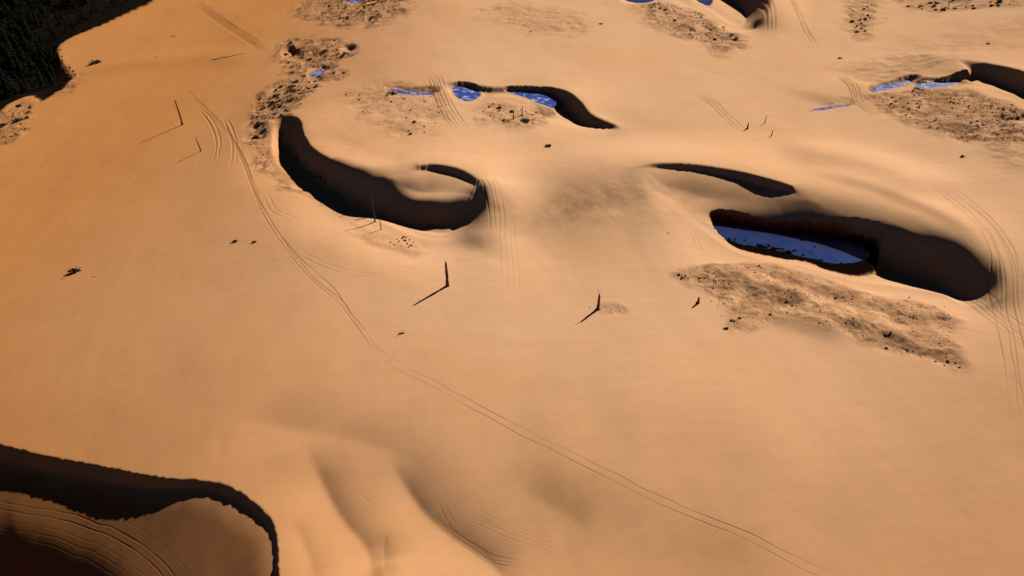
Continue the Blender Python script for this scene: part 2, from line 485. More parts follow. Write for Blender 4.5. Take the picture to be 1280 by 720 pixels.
ridge([(480, 690), (486, 720), (500, 760)], 0.6, 4, 2.5)
ridge([(60, 100), (160, 80), (260, 70), (330, 76)], 1.0, 16, 12)
ridge([(850, 342), (910, 346), (970, 358), (1030, 384), (1085, 408), (1140, 424), (1200, 460)], 1.7, 5, 3.4)
ridge([(900, 332), (960, 332), (1040, 352), (1110, 370), (1180, 390)], 1.1, 3.5, 3)
ridge([(900, 392), (960, 392), (1020, 408), (1080, 424)], 1.0, 4, 3)

# ---- brushy, littered ground
patch([(845, 338), (900, 325), (960, 324), (1040, 342), (1100, 354), (1150, 362), (1185, 375), (1205, 395), (1190, 420), (1215, 455), (1205, 470), (1160, 455), (1110, 440), (1070, 430),
       (1030, 415), (985, 400), (935, 418), (905, 415), (900, 385), (860, 355)], 1.0, 2.2)
patch([(1085, 118), (1140, 112), (1200, 110), (1282, 130), (1340, 160), (1330, 190), (1240, 182), (1200, 180), (1165, 165), (1120, 150), (1095, 135)], 1.0, 4)
patch([(795, 2), (880, 8), (900, 28), (930, 42), (925, 60), (900, 70), (860, 50), (810, 30)], 1.0, 6)
patch([(325, 120), (345, 102), (390, 95), (402, 110), (380, 130), (366, 146), (345, 152), (334, 180), (342, 206), (370, 232), (395, 240), (410, 250), (380, 240), (340, 220), (315, 200), (308, 160)], 1.0, 4)
patch([(350, 52), (395, 45), (440, 50), (448, 68), (422, 78), (432, 95), (385, 108), (350, 90), (340, 70)], 0.9, 5)
patch([(395, -10), (505, -10), (505, 22), (450, 35), (400, 30), (365, 18)], 0.9, 7)
patch([(425, 118), (500, 103), (560, 130), (545, 168), (490, 180), (450, 152)], 0.55, 7)
patch([(600, 128), (640, 122), (680, 135), (692, 152), (650, 162), (600, 152)], 0.8, 5)
patch([(1058, -10), (1100, -10), (1095, 40), (1062, 45)], 0.8, 8)
patch([(1120, -14), (1400, -14), (1400, 8), (1200, 12), (1170, 20), (1130, 8)], 0.8, 8)
patch([(436, 268), (500, 288), (528, 300), (512, 318), (480, 304), (446, 292)], 0.6, 3)
patch([(-60, 160), (0, 138), (30, 122), (46, 134), (32, 165), (0, 185), (-60, 210)], 0.8, 4)
patch([(640, 0), (720, 16), (745, 40), (660, 45), (600, 20)], 0.5, 9)
patch([(1225, 180), (1290, 182), (1290, 218), (1240, 208)], 0.5, 5)
patch([(1050, 85), (1150, 62), (1200, 90), (1140, 98), (1085, 104)], 0.55, 9)
patch([(1100, 60), (1280, 20), (1290, 60), (1200, 70)], 0.3, 14)
patch([(60, 112), (90, 92), (104, 100), (80, 122)], 0.6, 4)
patch([(660, 262), (720, 245), (800, 238), (850, 250), (860, 268), (800, 285), (700, 290)], 0.28, 6)
patch([(745, 382), (775, 380), (782, 392), (750, 394)], 0.5, 1.5)

# ---- wheel tracks
G = groove
G([(232, 112), (252, 130), (274, 152), (292, 176), (304, 200), (318, 238), (334, 268), (352, 296), (374, 322), (398, 344), (418, 362), (436, 390), (456, 422), (478, 444)], lines=(0,), strength=0.9)
G([(236, 122), (262, 144), (284, 168), (300, 196), (312, 226), (326, 262), (345, 294), (368, 326), (396, 356), (424, 380), (442, 404), (462, 432), (480, 448)], lines=(0, 0.9), strength=0.7)
G([(462, 432), (500, 460), (545, 482), (590, 508), (640, 533), (700, 567), (760, 598), (820, 628), (880, 653), (940, 680), (1000, 707), (1060, 734)], lines=(-0.72, 0.72), strength=0.85, depth=0.05, width=0.11)
G([(250, 138), (264, 158), (270, 180), (266, 200)], lines=(0, 1.6), strength=0.4)
G([(280, 150), (290, 180), (288, 205)], lines=(0, 1.6), strength=0.3)
G([(330, 245), (338, 262), (360, 272), (390, 270)], lines=(0, 1.5), strength=0.3)
G([(372, 318), (400, 332), (440, 344), (490, 346)], lines=(0, 1.5), strength=0.35)
G([(245, 4), (270, 22), (292, 38), (312, 50), (328, 64)], lines=(-2, -0.6, 0.8, 2.4), strength=0.7, depth=0.07)
G([(544, 96), (552, 116), (562, 138), (576, 160)], lines=(-3.4, -2, -0.6, 0.8, 2.2), strength=0.7)
G([(872, 120), (890, 128), (906, 144), (926, 164)], lines=(-1.6, 0, 1.6), strength=0.6)
G([(1050, 96), (1062, 110), (1072, 128), (1096, 146)], lines=(-1.6, -.5, 0.6, 2), strength=0.8, depth=.12)
G([(980, 0), (994, 20), (1004, 38), (1016, 56)], lines=(0, 2), strength=0.5)
G([(948, 4), (958, 20), (964, 40)], lines=(-2, 0, 2), strength=0.4)
G([(1150, 232), (1190, 250), (1222, 280), (1246, 312), (1262, 350), (1272, 400), (1282, 460), (1290, 520)], lines=(-3.4, -1.9, -1.2, 0.3, 1.1, 2.6), strength=0.65, depth=.1)
G([(1206, 256), (1232, 286), (1256, 322), (1268, 360)], lines=(0, 1.4), strength=0.7, depth=.1)
G([(1226, 356), (1244, 380), (1262, 402), (1290, 430)], lines=(-2, -1, 0, 1.0, 2.2), strength=0.7, depth=.1)
G([(1090, 268), (1130, 282), (1170, 300), (1210, 328)], lines=(-1.6, -.7, 0, .8, 1.6), strength=0.5, off=-2.0, depth=.06)
G([(608, 238), (618, 262), (622, 290)], lines=(-2, -.6, .8, 2.2), strength=0.45)
G([(636, 280), (640, 320), (642, 362)], lines=(-3, -1.6, 0, 1.4), strength=0.25, depth=.05)
G([(585, 262), (596, 250), (598, 240)], lines=(0, 1.2), strength=0.3)
G([(1110, 384), (1150, 392), (1190, 402), (1236, 416)], lines=(0, .9), strength=0.5)
G([(858, 348), (900, 336), (950, 334), (1000, 346), (1050, 358)], lines=(-3, -1.6, 0, 1.2, 2.6), strength=0.3, depth=.07)
G([(900, 330), (880, 310), (868, 290)], lines=(0, 1.3), strength=0.3)
G([(552, 648), (580, 668), (615, 690), (650, 700)], lines=(-.8, -.5, -.1, .3, .5), strength=0.3, depth=.03)
G([(590, 640), (640, 662), (700, 684)], lines=(-1, -.4, 0, .5, 1.2), strength=0.15, depth=.015)
G([(548, 624), (556, 640), (564, 652)], lines=(0, .8), strength=0.15, depth=.02)
G([(446, 610), (458, 620), (470, 626)], lines=(0,), strength=0.1, depth=.02)
G([(480, 664), (478, 690), (482, 716)], lines=(0, .3), strength=0.2, depth=.03)
for k, (o, s) in enumerate(((-0.2, .9), (1.2, .9), (3.1, .12), (-2.2, .15), (-3.6, .2), (-5, .1), (-6.9, .12))):
    G([(-40, 628), (20, 642), (70, 650), (110, 660), (150, 676), (184, 698), (210, 726), (222, 760)], lines=(o,), strength=s * .8, off=-5.1 + 0.25 * o, depth=0.045 * s + .01, width=.12, sub=8)
#TERRAIN-DATA-END

blur_off(int(5 * QUAL))

# soft-edge treatment: round the shoulders that roll gently into the dark
def soften(pts, off, radius, n):
    w = to_world(pts, off, False, 4)
    win = window(w[:, 0].min() - radius * 2, w[:, 0].max() + radius * 2, w[:, 1].min() - radius * 2, w[:, 1].max() + radius * 2)
    m = np.zeros_like(OFF)
    d, _ = seg_dist(XX[win], YY[win], w, False)
    m[win] = 1 - sstep(radius * 0.5, radius, d)
    j0, j1 = win[0].start, win[0].stop; i0, i1 = win[1].start, win[1].stop
    sub = OFF[j0:j1, i0:i1].copy(); mm = m[j0:j1, i0:i1]
    for _ in range(int(n * QUAL * QUAL)):
        b = sub.copy()
        b[1:-1, 1:-1] = (sub[:-2, 1:-1] + sub[2:, 1:-1] + sub[1:-1, :-2] + sub[1:-1, 2:]) / 4
        sub = sub * (1 - mm) + b * mm
    OFF[j0:j1, i0:i1] = sub


#SOFTEN
soften([(866, 258), (900, 258), (950, 263), (1000, 268), (1050, 274), (1100, 286), (1150, 303), (1200, 326)], 2, 5.0, 60)
soften([(440, 228), (480, 239), (520, 246), (556, 248), (584, 254)], 2.4, 4.5, 60)
soften([(420, 200), (445, 207), (478, 211), (505, 208)], 5, 5.0, 60)
soften([(1010, 240), (1060, 254), (1110, 262), (1160, 279), (1208, 303), (1246, 336)], 4, 5.0, 90)
soften([(-80, 634), (0, 648), (50, 654), (100, 666), (150, 688), (190, 720), (215, 770)], -6, 9.0, 300)
soften([(16, 612), (22, 650), (32, 720), (40, 790)], -6, 5.0, 200)
soften([(1040, 336), (1065, 337), (1085, 341), (1105, 345)], -5, 3.5, 60)
soften([(606, 250), (600, 280), (584, 297), (560, 305)], 0, 3.5, 40)
soften([(768, 228), (800, 246), (838, 266), (866, 284)], 3, 6.0, 80)

def blur2(A, r):
    for _ in range(2):
        for ax in (0, 1):
            c = np.cumsum(np.pad(A, [(r + 1, r) if a == ax else (0, 0) for a in (0, 1)], mode='edge'), axis=ax)
            n = A.shape[ax]
            A = (np.take(c, np.arange(2 * r + 1, 2 * r + 1 + n), ax) - np.take(c, np.arange(0, n), ax)) / (2 * r + 1)
    return A
ADD = blur2(ADD, int(4 * QUAL))

Z = ZZ + OFF + ADD
# broad and fine unevenness of the blown sand
sm = 1 - ROUGH
Z += 0.6 * fbm(XX / 42, YY / 60, 11, 3) + 0.06 * fbm((XX + YY * .3) / 7, (YY - XX * .4) / 13, 21, 3)
# wind streaks running along the sun-crossing direction
ux = XX * 0.82 + YY * 0.57; uy = -XX * 0.57 + YY * 0.82
Z += 0.05 * fbm(ux / 14, uy / 2.6, 31, 3)
R2 = ROUGH ** 1.3
hum = fbm(XX / 3.2, YY / 3.2, 41, 5, 0.62)
hum2 = 1.2 * fbm(XX / 11.0, YY / 9.0, 47, 4, 0.5)
Z += R2 * (0.5 * hum + 1.25 * hum2) * (0.75 + 0.5 * np.clip((YY - 130) / 200, 0, 1))
Z += GRV
# fluted, slumping edge of the near hollow
WATER = []

# ------------------------------------------------------------------ height lookup
def H(x, y):
    j = int(np.clip(np.searchsorted(YR, y) - 1, 0, NR - 2))
    fy = (y - YR[j]) / (YR[j + 1] - YR[j])
    out = 0
    for jj, wgt in ((j, 1 - fy), (j + 1, fy)):
        u = 640 + FPX * x / DEPTH[jj]
        i = int(np.clip(np.searchsorted(U, u) - 1, 0, NC - 2))
        fx = (u - U[i]) / (U[i + 1] - U[i])
        out += wgt * (Z[jj, i] * (1 - fx) + Z[jj, i + 1] * fx)
    return out


def hit(px, py):
    """where the line of sight at a photo position meets the finished ground"""
    rx, ry, rz = ray(px, py)
    n = math.sqrt(rx * rx + ry * ry + rz * rz)
    rx, ry, rz = rx / n, ry / n, rz / n
    t = 60.0; prev = t
    while t < 2500:
        x, y, z = rx * t, ry * t, CAM_H + rz * t
        if z <= H(x, y):
            lo, hi = prev, t
            for _ in range(22):
                m = (lo + hi) / 2
                if CAM_H + rz * m <= H(rx * m, ry * m): hi = m
                else: lo = m
            return rx * hi, ry * hi, H(rx * hi, ry * hi)
        prev = t
        t += 0.6
    return rx * t, ry * t, 0.0


POOLS = []


def carve(pts, c, label, mat='ice', up=.1, amp=.3, wid=1.3, wet_shade=.25, part=None, pamp=0, spread=.3, lip=.9, grade=.5, shadow_flat=None):
    L = hit(c[0], c[1])[2] + up
    w = []
    for p in pts:
        rx, ry, rz = ray(p[0], p[1]); s_ = (CAM_H - L) / -rz
        w.append((rx * s_, ry * s_))
    w = catmull(w, True, 5)
    win = window(w[:, 0].min() - 8, w[:, 0].max() + 8, w[:, 1].min() - 8, w[:, 1].max() + 8)
    x, y = XX[win], YY[win]
    x = x + .5 * fbm(x / 1.4, y / 1.4, 310, 3); y = y + .5 * fbm(x / 1.4, y / 1.4, 320, 3)
    d, _ = seg_dist(x, y, w, True)
    ins = inside(x, y, w)
    z = Z[win]
    if shadow_flat is not None:
        wm = catmull([(lambda r: (r[0] * (CAM_H - L) / -r[2], r[1] * (CAM_H - L) / -r[2]))(ray(*p)) for p in shadow_flat], True, 5)
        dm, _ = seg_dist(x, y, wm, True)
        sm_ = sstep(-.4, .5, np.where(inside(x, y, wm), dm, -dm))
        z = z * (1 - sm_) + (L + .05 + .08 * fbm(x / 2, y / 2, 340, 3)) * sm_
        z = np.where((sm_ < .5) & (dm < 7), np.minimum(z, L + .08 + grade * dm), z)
        WET_SHADE[win] = np.maximum(WET_SHADE[win], 1.6 * sm_)  # near-black flat painting the shadow missing on the pool's near side
    n = fbm(x / 1.3, y / 1.3, 300, 4, .6)
    bed = L - .35 * sstep(0, 1.6, d)
    if part is not None:
        wp = np.array([(lambda r: (r[0] * (CAM_H - L) / -r[2], r[1] * (CAM_H - L) / -r[2]))(ray(*p)) for p in part])
        dp, _ = seg_dist(x, y, wp, False)
        bed = bed + (1 - sstep(wid * .9, wid * 3, dp)) * pamp * n
    bed = bed + amp * n * (1 - sstep(wid, wid * 2.5, d))
    z = np.where(ins, np.minimum(z, bed) if part is None else bed, z)
    bank = L + .10 * np.minimum(d, lip) / lip + .04 - .16 * np.maximum(d - lip, 0) ** 1.3
    z = np.where(~ins & (d < 5) & (z > L - 1.3), np.maximum(z, bank), z)
    z = np.where(~ins & (d < 9), np.minimum(z, L + .08 + grade * d + 1.5 * sstep(4, 9, d) * d), z)
    Z[win] = z
    near = np.where(ins, 1 - sstep(wid, wid * 3, d), 1 - sstep(.2, lip, d))
    WET_SHADE[win] = np.maximum(WET_SHADE[win], wet_shade * near)
    POOLS.append(dict(world=w, level=L, label=label, mat=mat, spread=spread))


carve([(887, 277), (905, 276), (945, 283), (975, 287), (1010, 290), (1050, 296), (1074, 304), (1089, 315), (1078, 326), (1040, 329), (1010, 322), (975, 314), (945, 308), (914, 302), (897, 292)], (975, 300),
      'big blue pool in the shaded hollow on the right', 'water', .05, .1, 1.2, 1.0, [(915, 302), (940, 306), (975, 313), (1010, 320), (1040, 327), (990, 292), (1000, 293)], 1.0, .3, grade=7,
      shadow_flat=[(889, 279), (905, 277), (950, 285), (1000, 290), (1050, 296), (1082, 304), (1096, 314), (1096, 334), (1070, 343), (1035, 338), (1010, 328), (985, 325), (960, 320), (935, 315), (915, 308), (895, 292)])
carve([(566, 108), (580, 107), (594, 111), (600, 119), (588, 126), (572, 122)], (582, 117), 'small round blue pool beside the tracks', grade=6)
carve([(632, 114), (655, 114), (680, 116), (692, 119), (695, 127), (690, 134), (676, 130), (655, 122), (640, 118)], (668, 122), 'blue sliver of water behind the dead sticks', amp=.5, grade=6)
carve([(487, 112), (500, 113), (520, 114.5), (539, 116), (539, 119), (520, 119), (500, 116.5)], (515, 116.5), 'pale icy strip crossed by wheel tracks', amp=.15, up=.05)
carve([(1016, 137), (1030, 134.6), (1048, 132), (1062, 130.4), (1062, 132.6), (1048, 134.4), (1030, 137), (1016, 138.6)], (1040, 134), 'thin pale strip left of the mottled pool', up=.04, amp=.04, lip=.4, grade=.3)
carve([(1088, 110), (1110, 105), (1136, 100.5), (1138, 105), (1112, 111), (1090, 116)], (1115, 108.5), 'mottled icy pool strip at the brushy patch', up=.2, grade=.9, amp=.8, wid=2.0, wet_shade=.4)
carve([(1146, 106), (1170, 103), (1200, 100), (1222, 100), (1220, 103), (1195, 107), (1170, 109.5), (1150, 110)], (1180, 106), 'blue strip running into the dark hollow', up=.2, grade=6, amp=.4, wet_shade=.3)
carve([(390, 92), (400, 87), (407, 87), (402, 92), (392, 96)], (398, 91), 'tiny blue pool in the brushy bank', up=.3, wet_shade=.5)
carve([(866, -8), (885, -8), (890, 0), (886, 7), (872, 2)], (880, 0), 'blue pool at the top beside the dark hollow', 'water', up=.3)
carve([(780, -8), (800, -10), (818, -6), (816, 1), (800, 3.5), (782, 1)], (800, -2), 'blue pool strip at the top behind the mound', 'water', up=.2)
carve([(434, 3), (446, -1), (454, 0), (446, 4)], (445, 1), 'tiny pale pool beside the top trees', up=.2)

# ------------------------------------------------------------------ materials
def new_mat(name):
    m = bpy.data.materials.new(name); m.use_nodes = True
    nt = m.node_tree
    b = nt.nodes['Principled BSDF']
    return m, nt, b


def nd(nt, typ, **kw):
    n = nt.nodes.new(typ)
    for k, v in kw.items(): setattr(n, k, v)
    return n


def sand_material():
    m, nt, b = new_mat('sand')
    L = nt.links.new
    geo = nd(nt, 'ShaderNodeNewGeometry')
    pos = geo.outputs['Position']
    a_r = nd(nt, 'ShaderNodeAttribute', attribute_name='rough')
    a_t = nd(nt, 'ShaderNodeAttribute', attribute_name='track')
    a_w = nd(nt, 'ShaderNodeAttribute', attribute_name='wet_shade')

    def noise(scale, detail=4, rough=0.55, vec=None, dist=0):
        n = nd(nt, 'ShaderNodeTexNoise')
        n.inputs['Scale'].default_value = scale; n.inputs['Detail'].default_value = detail
        n.inputs['Roughness'].default_value = rough; n.inputs['Distortion'].default_value = dist
        L(vec or pos, n.inputs['Vector'])
        return n.outputs['Fac']

    def mix(f, c1, c2):
        n = nd(nt, 'ShaderNodeMix', data_type='RGBA')
        if isinstance(f, float): n.inputs[0].default_value = f
        else: L(f, n.inputs[0])
        for s, c in ((n.inputs[6], c1), (n.inputs[7], c2)):
            if isinstance(c, tuple): s.default_value = (*c, 1)
            else: L(c, s)
        return n.outputs[2]

    def mr(v, a, b_, c=0.0, d=1.0):
        n = nd(nt, 'ShaderNodeMapRange'); n.clamp = True
        L(v, n.inputs[0])
        for k, q in enumerate((a, b_, c, d)): n.inputs[k + 1].default_value = q
        return n.outputs[0]

    def mul(a, b_):
        n = nd(nt, 'ShaderNodeMath', operation='MULTIPLY')
        for k, q in enumerate((a, b_)):
            if isinstance(q, float): n.inputs[k].default_value = q
            else: L(q, n.inputs[k])
        return n.outputs[0]

    c1 = mix(mr(noise(0.018, 3), 0.35, 0.65), SAND_A, SAND_B)
    sp = nd(nt, 'ShaderNodeSeparateXYZ'); L(pos, sp.inputs[0])
    def mth(op, a, b_):
        n = nd(nt, 'ShaderNodeMath', operation=op)
        for k, q in enumerate((a, b_)):
            if isinstance(q, (int, float)): n.inputs[k].default_value = q
            else: L(q, n.inputs[k])
        return n.outputs[0]
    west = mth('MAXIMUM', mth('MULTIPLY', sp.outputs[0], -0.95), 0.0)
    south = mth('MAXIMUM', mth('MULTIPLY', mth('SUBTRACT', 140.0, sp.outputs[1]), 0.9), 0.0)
    edge_shade = mth('ADD', mth('ADD', west, south), mul(noise(0.012, 2), 30.0))  # grows towards the left and near edges to paint their darkening
    c1 = mix(mr(edge_shade, 30, 165), c1, SAND_EDGE)
    # stretched wind streaks in the colour of the grains
    mp = nd(nt, 'ShaderNodeMapping'); mp.inputs['Rotation'].default_value = (0, 0, math.radians(-32)); mp.inputs['Scale'].default_value = (0.05, 0.5, 0.2)
    L(pos, mp.inputs['Vector'])
    c2 = mix(mul(mr(noise(1.0, 5, 0.65, mp.outputs[0]), 0.4, 0.72), 0.22), c1, SAND_D)
    c3 = mix(mul(mr(noise(6.0, 3, 0.7), 0.45, 0.8), 0.18), c2, SAND_D)
    # littered patches: brown humus, grass stubble
    rm = mul(a_r.outputs['Fac'], mr(noise(0.16, 7, 0.72), 0.36, 0.56))
    c4 = mix(mul(rm, 0.85), c3, (0.31, 0.16, 0.08))
    fl = mul(a_r.outputs['Fac'], mr(noise(1.1, 6, 0.8), 0.55, 0.63))
    c5 = mix(mul(fl, 0.6), c4, (0.12, 0.06, 0.03))
    c6 = mix(mul(a_t.outputs['Fac'], 0.62), c5, (0.17, 0.075, 0.032))
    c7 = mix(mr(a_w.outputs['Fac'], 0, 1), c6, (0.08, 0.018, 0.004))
    c7 = mix(mr(a_w.outputs['Fac'], 1.05, 1.5), c7, (0.006, 0.003, 0.002))  # near-black stands for shadow beside the big pool
    a_h = nd(nt, 'ShaderNodeAttribute', attribute_name='humus_shade')
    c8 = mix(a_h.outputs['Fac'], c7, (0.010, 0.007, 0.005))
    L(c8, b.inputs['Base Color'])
    b.inputs['Roughness'].default_value = 0.9
    b.inputs['Specular IOR Level'].default_value = 0.0
    # ripples and grain
    bm = nd(nt, 'ShaderNodeBump'); bm.inputs['Strength'].default_value = 0.35; bm.inputs['Distance'].default_value = 0.03
    wv = nd(nt, 'ShaderNodeTexWave'); wv.inputs['Scale'].default_value = 1.6; wv.inputs['Distortion'].default_value = 5.0
    wv.inputs['Detail'].default_value = 3; wv.inputs['Detail Scale'].default_value = 0.6
    mp2 = nd(nt, 'ShaderNodeMapping'); mp2.inputs['Rotation'].default_value = (0, 0, math.radians(38))
    L(pos, mp2.inputs['Vector']); L(mp2.outputs[0], wv.inputs['Vector'])
    L(wv.outputs['Fac'], bm.inputs['Height'])
    bm2 = nd(nt, 'ShaderNodeBump'); bm2.inputs['Strength'].default_value = 0.6; bm2.inputs['Distance'].default_value = 0.12
    add = nd(nt, 'ShaderNodeMath', operation='ADD')
    L(mul(noise(4.0, 5, 0.7), 0.25), add.inputs[0])
    L(mul(noise(1.6, 6, 0.75), a_r.outputs['Fac']), add.inputs[1])
    L(add.outputs[0], bm2.inputs['Height']); L(bm.outputs[0], bm2.inputs['Normal'])
    L(bm2.outputs[0], b.inputs['Normal'])
    return m


SAND_A = (0.585, 0.35, 0.200)
SAND_B = (0.565, 0.325, 0.170)
SAND_D = (0.46, 0.225, 0.085)
SAND_EDGE = (0.505, 0.216, 0.068)   # lens vignette painted as redder, darker sand to the south and west


def ice_material(name, c1, c2, p1, p2, rough=.25):
    m, nt, b = new_mat(name)
    L = nt.links.new
    geo = nd(nt, 'ShaderNodeNewGeometry')
    n = nd(nt, 'ShaderNodeTexNoise'); n.inputs['Scale'].default_value = 0.35; n.inputs['Detail'].default_value = 6; n.inputs['Roughness'].default_value = 0.6
    L(geo.outputs['Position'], n.inputs['Vector'])
    r = nd(nt, 'ShaderNodeValToRGB')
    r.color_ramp.elements[0].position = p1; r.color_ramp.elements[0].color = (*c1, 1)
    r.color_ramp.elements[1].position = p2; r.color_ramp.elements[1].color = (*c2, 1)
    L(n.outputs['Fac'], r.inputs[0]); L(r.outputs[0], b.inputs['Base Color'])
    b.inputs['Roughness'].default_value = rough
    b.inputs['IOR'].default_value = 1.33
    b.inputs['Specular IOR Level'].default_value = 0.6
    return m


def water_material(name):
    m, nt, b = new_mat(name)
    L = nt.links.new
    geo = nd(nt, 'ShaderNodeNewGeometry')
    n = nd(nt, 'ShaderNodeTexNoise'); n.inputs['Scale'].default_value = 0.25; n.inputs['Detail'].default_value = 5
    L(geo.outputs['Position'], n.inputs['Vector'])
    r = nd(nt, 'ShaderNodeValToRGB')
    r.color_ramp.elements[0].position = 0.35; r.color_ramp.elements[0].color = (0.21, 0.34, 1.0, 1)
    r.color_ramp.elements[1].position = 0.70; r.color_ramp.elements[1].color = (0.30, 0.44, 1.0, 1)
    L(n.outputs['Fac'], r.inputs[0]); L(r.outputs[0], b.inputs['Base Color'])
    b.inputs['Metallic'].default_value = 0.92
    b.inputs['Roughness'].default_value = 0.08
    return m


def simple(name, c1, c2, scale=3.0, rough=0.9):
    m, nt, b = new_mat(name)
    L = nt.links.new
    tc = nd(nt, 'ShaderNodeTexCoord')
    n = nd(nt, 'ShaderNodeTexNoise'); n.inputs['Scale'].default_value = scale; n.inputs['Detail'].default_value = 5
    L(tc.outputs['Object'], n.inputs['Vector'])
    r = nd(nt, 'ShaderNodeValToRGB')
    r.color_ramp.elements[0].position = 0.35; r.color_ramp.elements[0].color = (*c1, 1)
    r.color_ramp.elements[1].position = 0.65; r.color_ramp.elements[1].color = (*c2, 1)
    L(n.outputs['Fac'], r.inputs[0]); L(r.outputs[0], b.inputs['Base Color'])
    b.inputs['Roughness'].default_value = rough
    b.inputs['Specular IOR Level'].default_value = 0.15
    bm = nd(nt, 'ShaderNodeBump'); bm.inputs['Distance'].default_value = 0.05
    L(n.outputs['Fac'], bm.inputs['Height']); L(bm.outputs[0], b.inputs['Normal'])
    return m


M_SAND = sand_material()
M_ICE = ice_material('pool_ice', (0.035, 0.07, 0.29), (0.42, 0.42, 0.58), .48, .66)
M_WATER = water_material('pool_water') if True else ice_material('pool_water', (0.016, 0.033, 0.16), (0.05, 0.085, 0.30), .35, .75, .08)
M_WOOD = simple('weathered_dead_wood', (0.055, 0.028, 0.018), (0.12, 0.07, 0.045), 2.5)
M_BARK = simple('bark', (0.03, 0.02, 0.014), (0.07, 0.045, 0.03), 2.0)
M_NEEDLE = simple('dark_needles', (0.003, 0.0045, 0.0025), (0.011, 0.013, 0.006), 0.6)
M_SCRUB = simple('dry_scrub', (0.03, 0.022, 0.012), (0.09, 0.065, 0.03), 1.5)
M_GREEN = simple('green_scrub', (0.018, 0.022, 0.010), (0.05, 0.055, 0.022), 1.5)
M_STONE = simple('dark_stone', (0.035, 0.022, 0.018), (0.09, 0.055, 0.04), 3.0)
M_LITTER = simple('litter', (0.05, 0.03, 0.02), (0.20, 0.12, 0.07), 0.8)


# ------------------------------------------------------------------ ground mesh
def mesh_from(name, verts, faces, mat, smooth=False):
    me = bpy.data.meshes.new(name)
    me.from_pydata(verts, [], faces)
    me.update()
    if mat: me.materials.append(mat)
    if smooth:
        me.polygons.foreach_set('use_smooth', [True] * len(me.polygons))
    return me


def ground():
    me = bpy.data.meshes.new('sand_dunes')
    nv = NR * NC
    co = np.stack([XX, YY, Z], 2).reshape(-1, 3).astype(np.float32)
    idx = np.arange(nv).reshape(NR, NC)
    q = np.stack([idx[:-1, :-1], idx[:-1, 1:], idx[1:, 1:], idx[1:, :-1]], 2).reshape(-1, 4).astype(np.int32)
    nf = len(q)
    me.vertices.add(nv); me.vertices.foreach_set('co', co.ravel())
    me.loops.add(nf * 4); me.loops.foreach_set('vertex_index', q.ravel())
    me.polygons.add(nf)
    me.polygons.foreach_set('loop_start', np.arange(0, nf * 4, 4, dtype=np.int32))
    me.polygons.foreach_set('use_smooth', np.ones(nf, bool))
    me.update(calc_edges=True)
    for nm, arr in (('rough', ROUGH), ('track', TRACK), ('wet_shade', WET_SHADE), ('humus_shade', HUM_SHADE)):
        at = me.attributes.new(nm, 'FLOAT', 'POINT')
        at.data.foreach_set('value', np.clip(arr, 0, 2).astype(np.float32).ravel())
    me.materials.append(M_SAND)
    o = bpy.data.objects.new('sand_ground', me); COL.objects.link(o)
    o['kind'] = 'structure'; o['label'] = 'rolling orange sand dunes crossed by wheel tracks'
    return o


# ------------------------------------------------------------------ pools
def pool(name, pl):
    """flat sheet of ice or water at one level; the sand around it shapes its shore"""
    w = pl['world']; z = pl['level']
    cx, cy = w[:, 0].mean(), w[:, 1].mean()
    # spread the sheet a little under the bank
    vs = []
    nrm = []
    n = len(w)
    area = sum(w[k][0] * w[(k + 1) % n][1] - w[(k + 1) % n][0] * w[k][1] for k in range(n))
    sg = 1 if area > 0 else -1
    for k in range(n):
        t = w[(k + 1) % n] - w[k - 1]; t = t / (np.linalg.norm(t) + 1e-9)
        nrm.append((t[1] * sg * pl['spread'], -t[0] * sg * pl['spread']))
    top = [(w[k][0] - cx + nrm[k][0], w[k][1] - cy + nrm[k][1], 0) for k in range(n)]
    vs = top + [(a, b, -0.12) for a, b, _ in top]
    fs = [tuple(range(n)), tuple(range(2 * n - 1, n - 1, -1))] + [(k, n + k, n + (k + 1) % n, (k + 1) % n) for k in range(n)]
    me = mesh_from(name, vs, fs, M_WATER if pl['mat'] == 'water' else M_ICE)
    o = bpy.data.objects.new(name, me); COL.objects.link(o)
    o.location = (cx, cy, z)
    o['kind'] = 'structure'; o['label'] = pl['label']
    return o


ground()
for pl in POOLS:
    pool('water', pl)


# ------------------------------------------------------------------ objects
def tag(o, label, cat, group=None):
    o['label'] = label; o['category'] = cat
    if group: o['group'] = group
    return o


def link(name, me, parent=None, loc=(0, 0, 0), rz=0.0, sc=1.0):
    o = bpy.data.objects.new(name, me); COL.objects.link(o)
    o.location = loc; o.rotation_euler = (0, 0, rz); o.scale = (sc, sc, sc) if not isinstance(sc, tuple) else sc
    if parent: o.parent = parent
    return o


def tube(path, radii, seg=8, rnd=None, rough=0.12):
    """tapered, knobbly limb through the given points"""
    rnd = rnd or random
    vs = []; fs = []
    n = len(path)
    for k in range(n):
        p = Vector(path[k])
        t = (Vector(path[min(k + 1, n - 1)]) - Vector(path[max(k - 1, 0)])).normalized()
        a = t.orthogonal().normalized()
        # keep a stable frame
        ref = Vector((1, 0, 0)) if abs(t.x) < 0.9 else Vector((0, 1, 0))
        a = (ref - t * ref.dot(t)).normalized(); b = t.cross(a)
        for q in range(seg):
            th = 2 * math.pi * q / seg
            r = radii[k] * (1 + rnd.uniform(-rough, rough))
            vs.append(tuple(p + a * math.cos(th) * r + b * math.sin(th) * r))
    for k in range(n - 1):
        for q in range(seg):
            fs.append((k * seg + q, k * seg + (q + 1) % seg, (k + 1) * seg + (q + 1) % seg, (k + 1) * seg + q))
    fs.append(tuple(range(seg - 1, -1, -1)))
    fs.append(tuple(range((n - 1) * seg, n * seg)))
    return vs, fs


def join(parts):
    vs = []; fs = []
    for v, f in parts:
        o = len(vs); vs += v; fs += [tuple(i + o for i in q) for q in f]
    return vs, fs


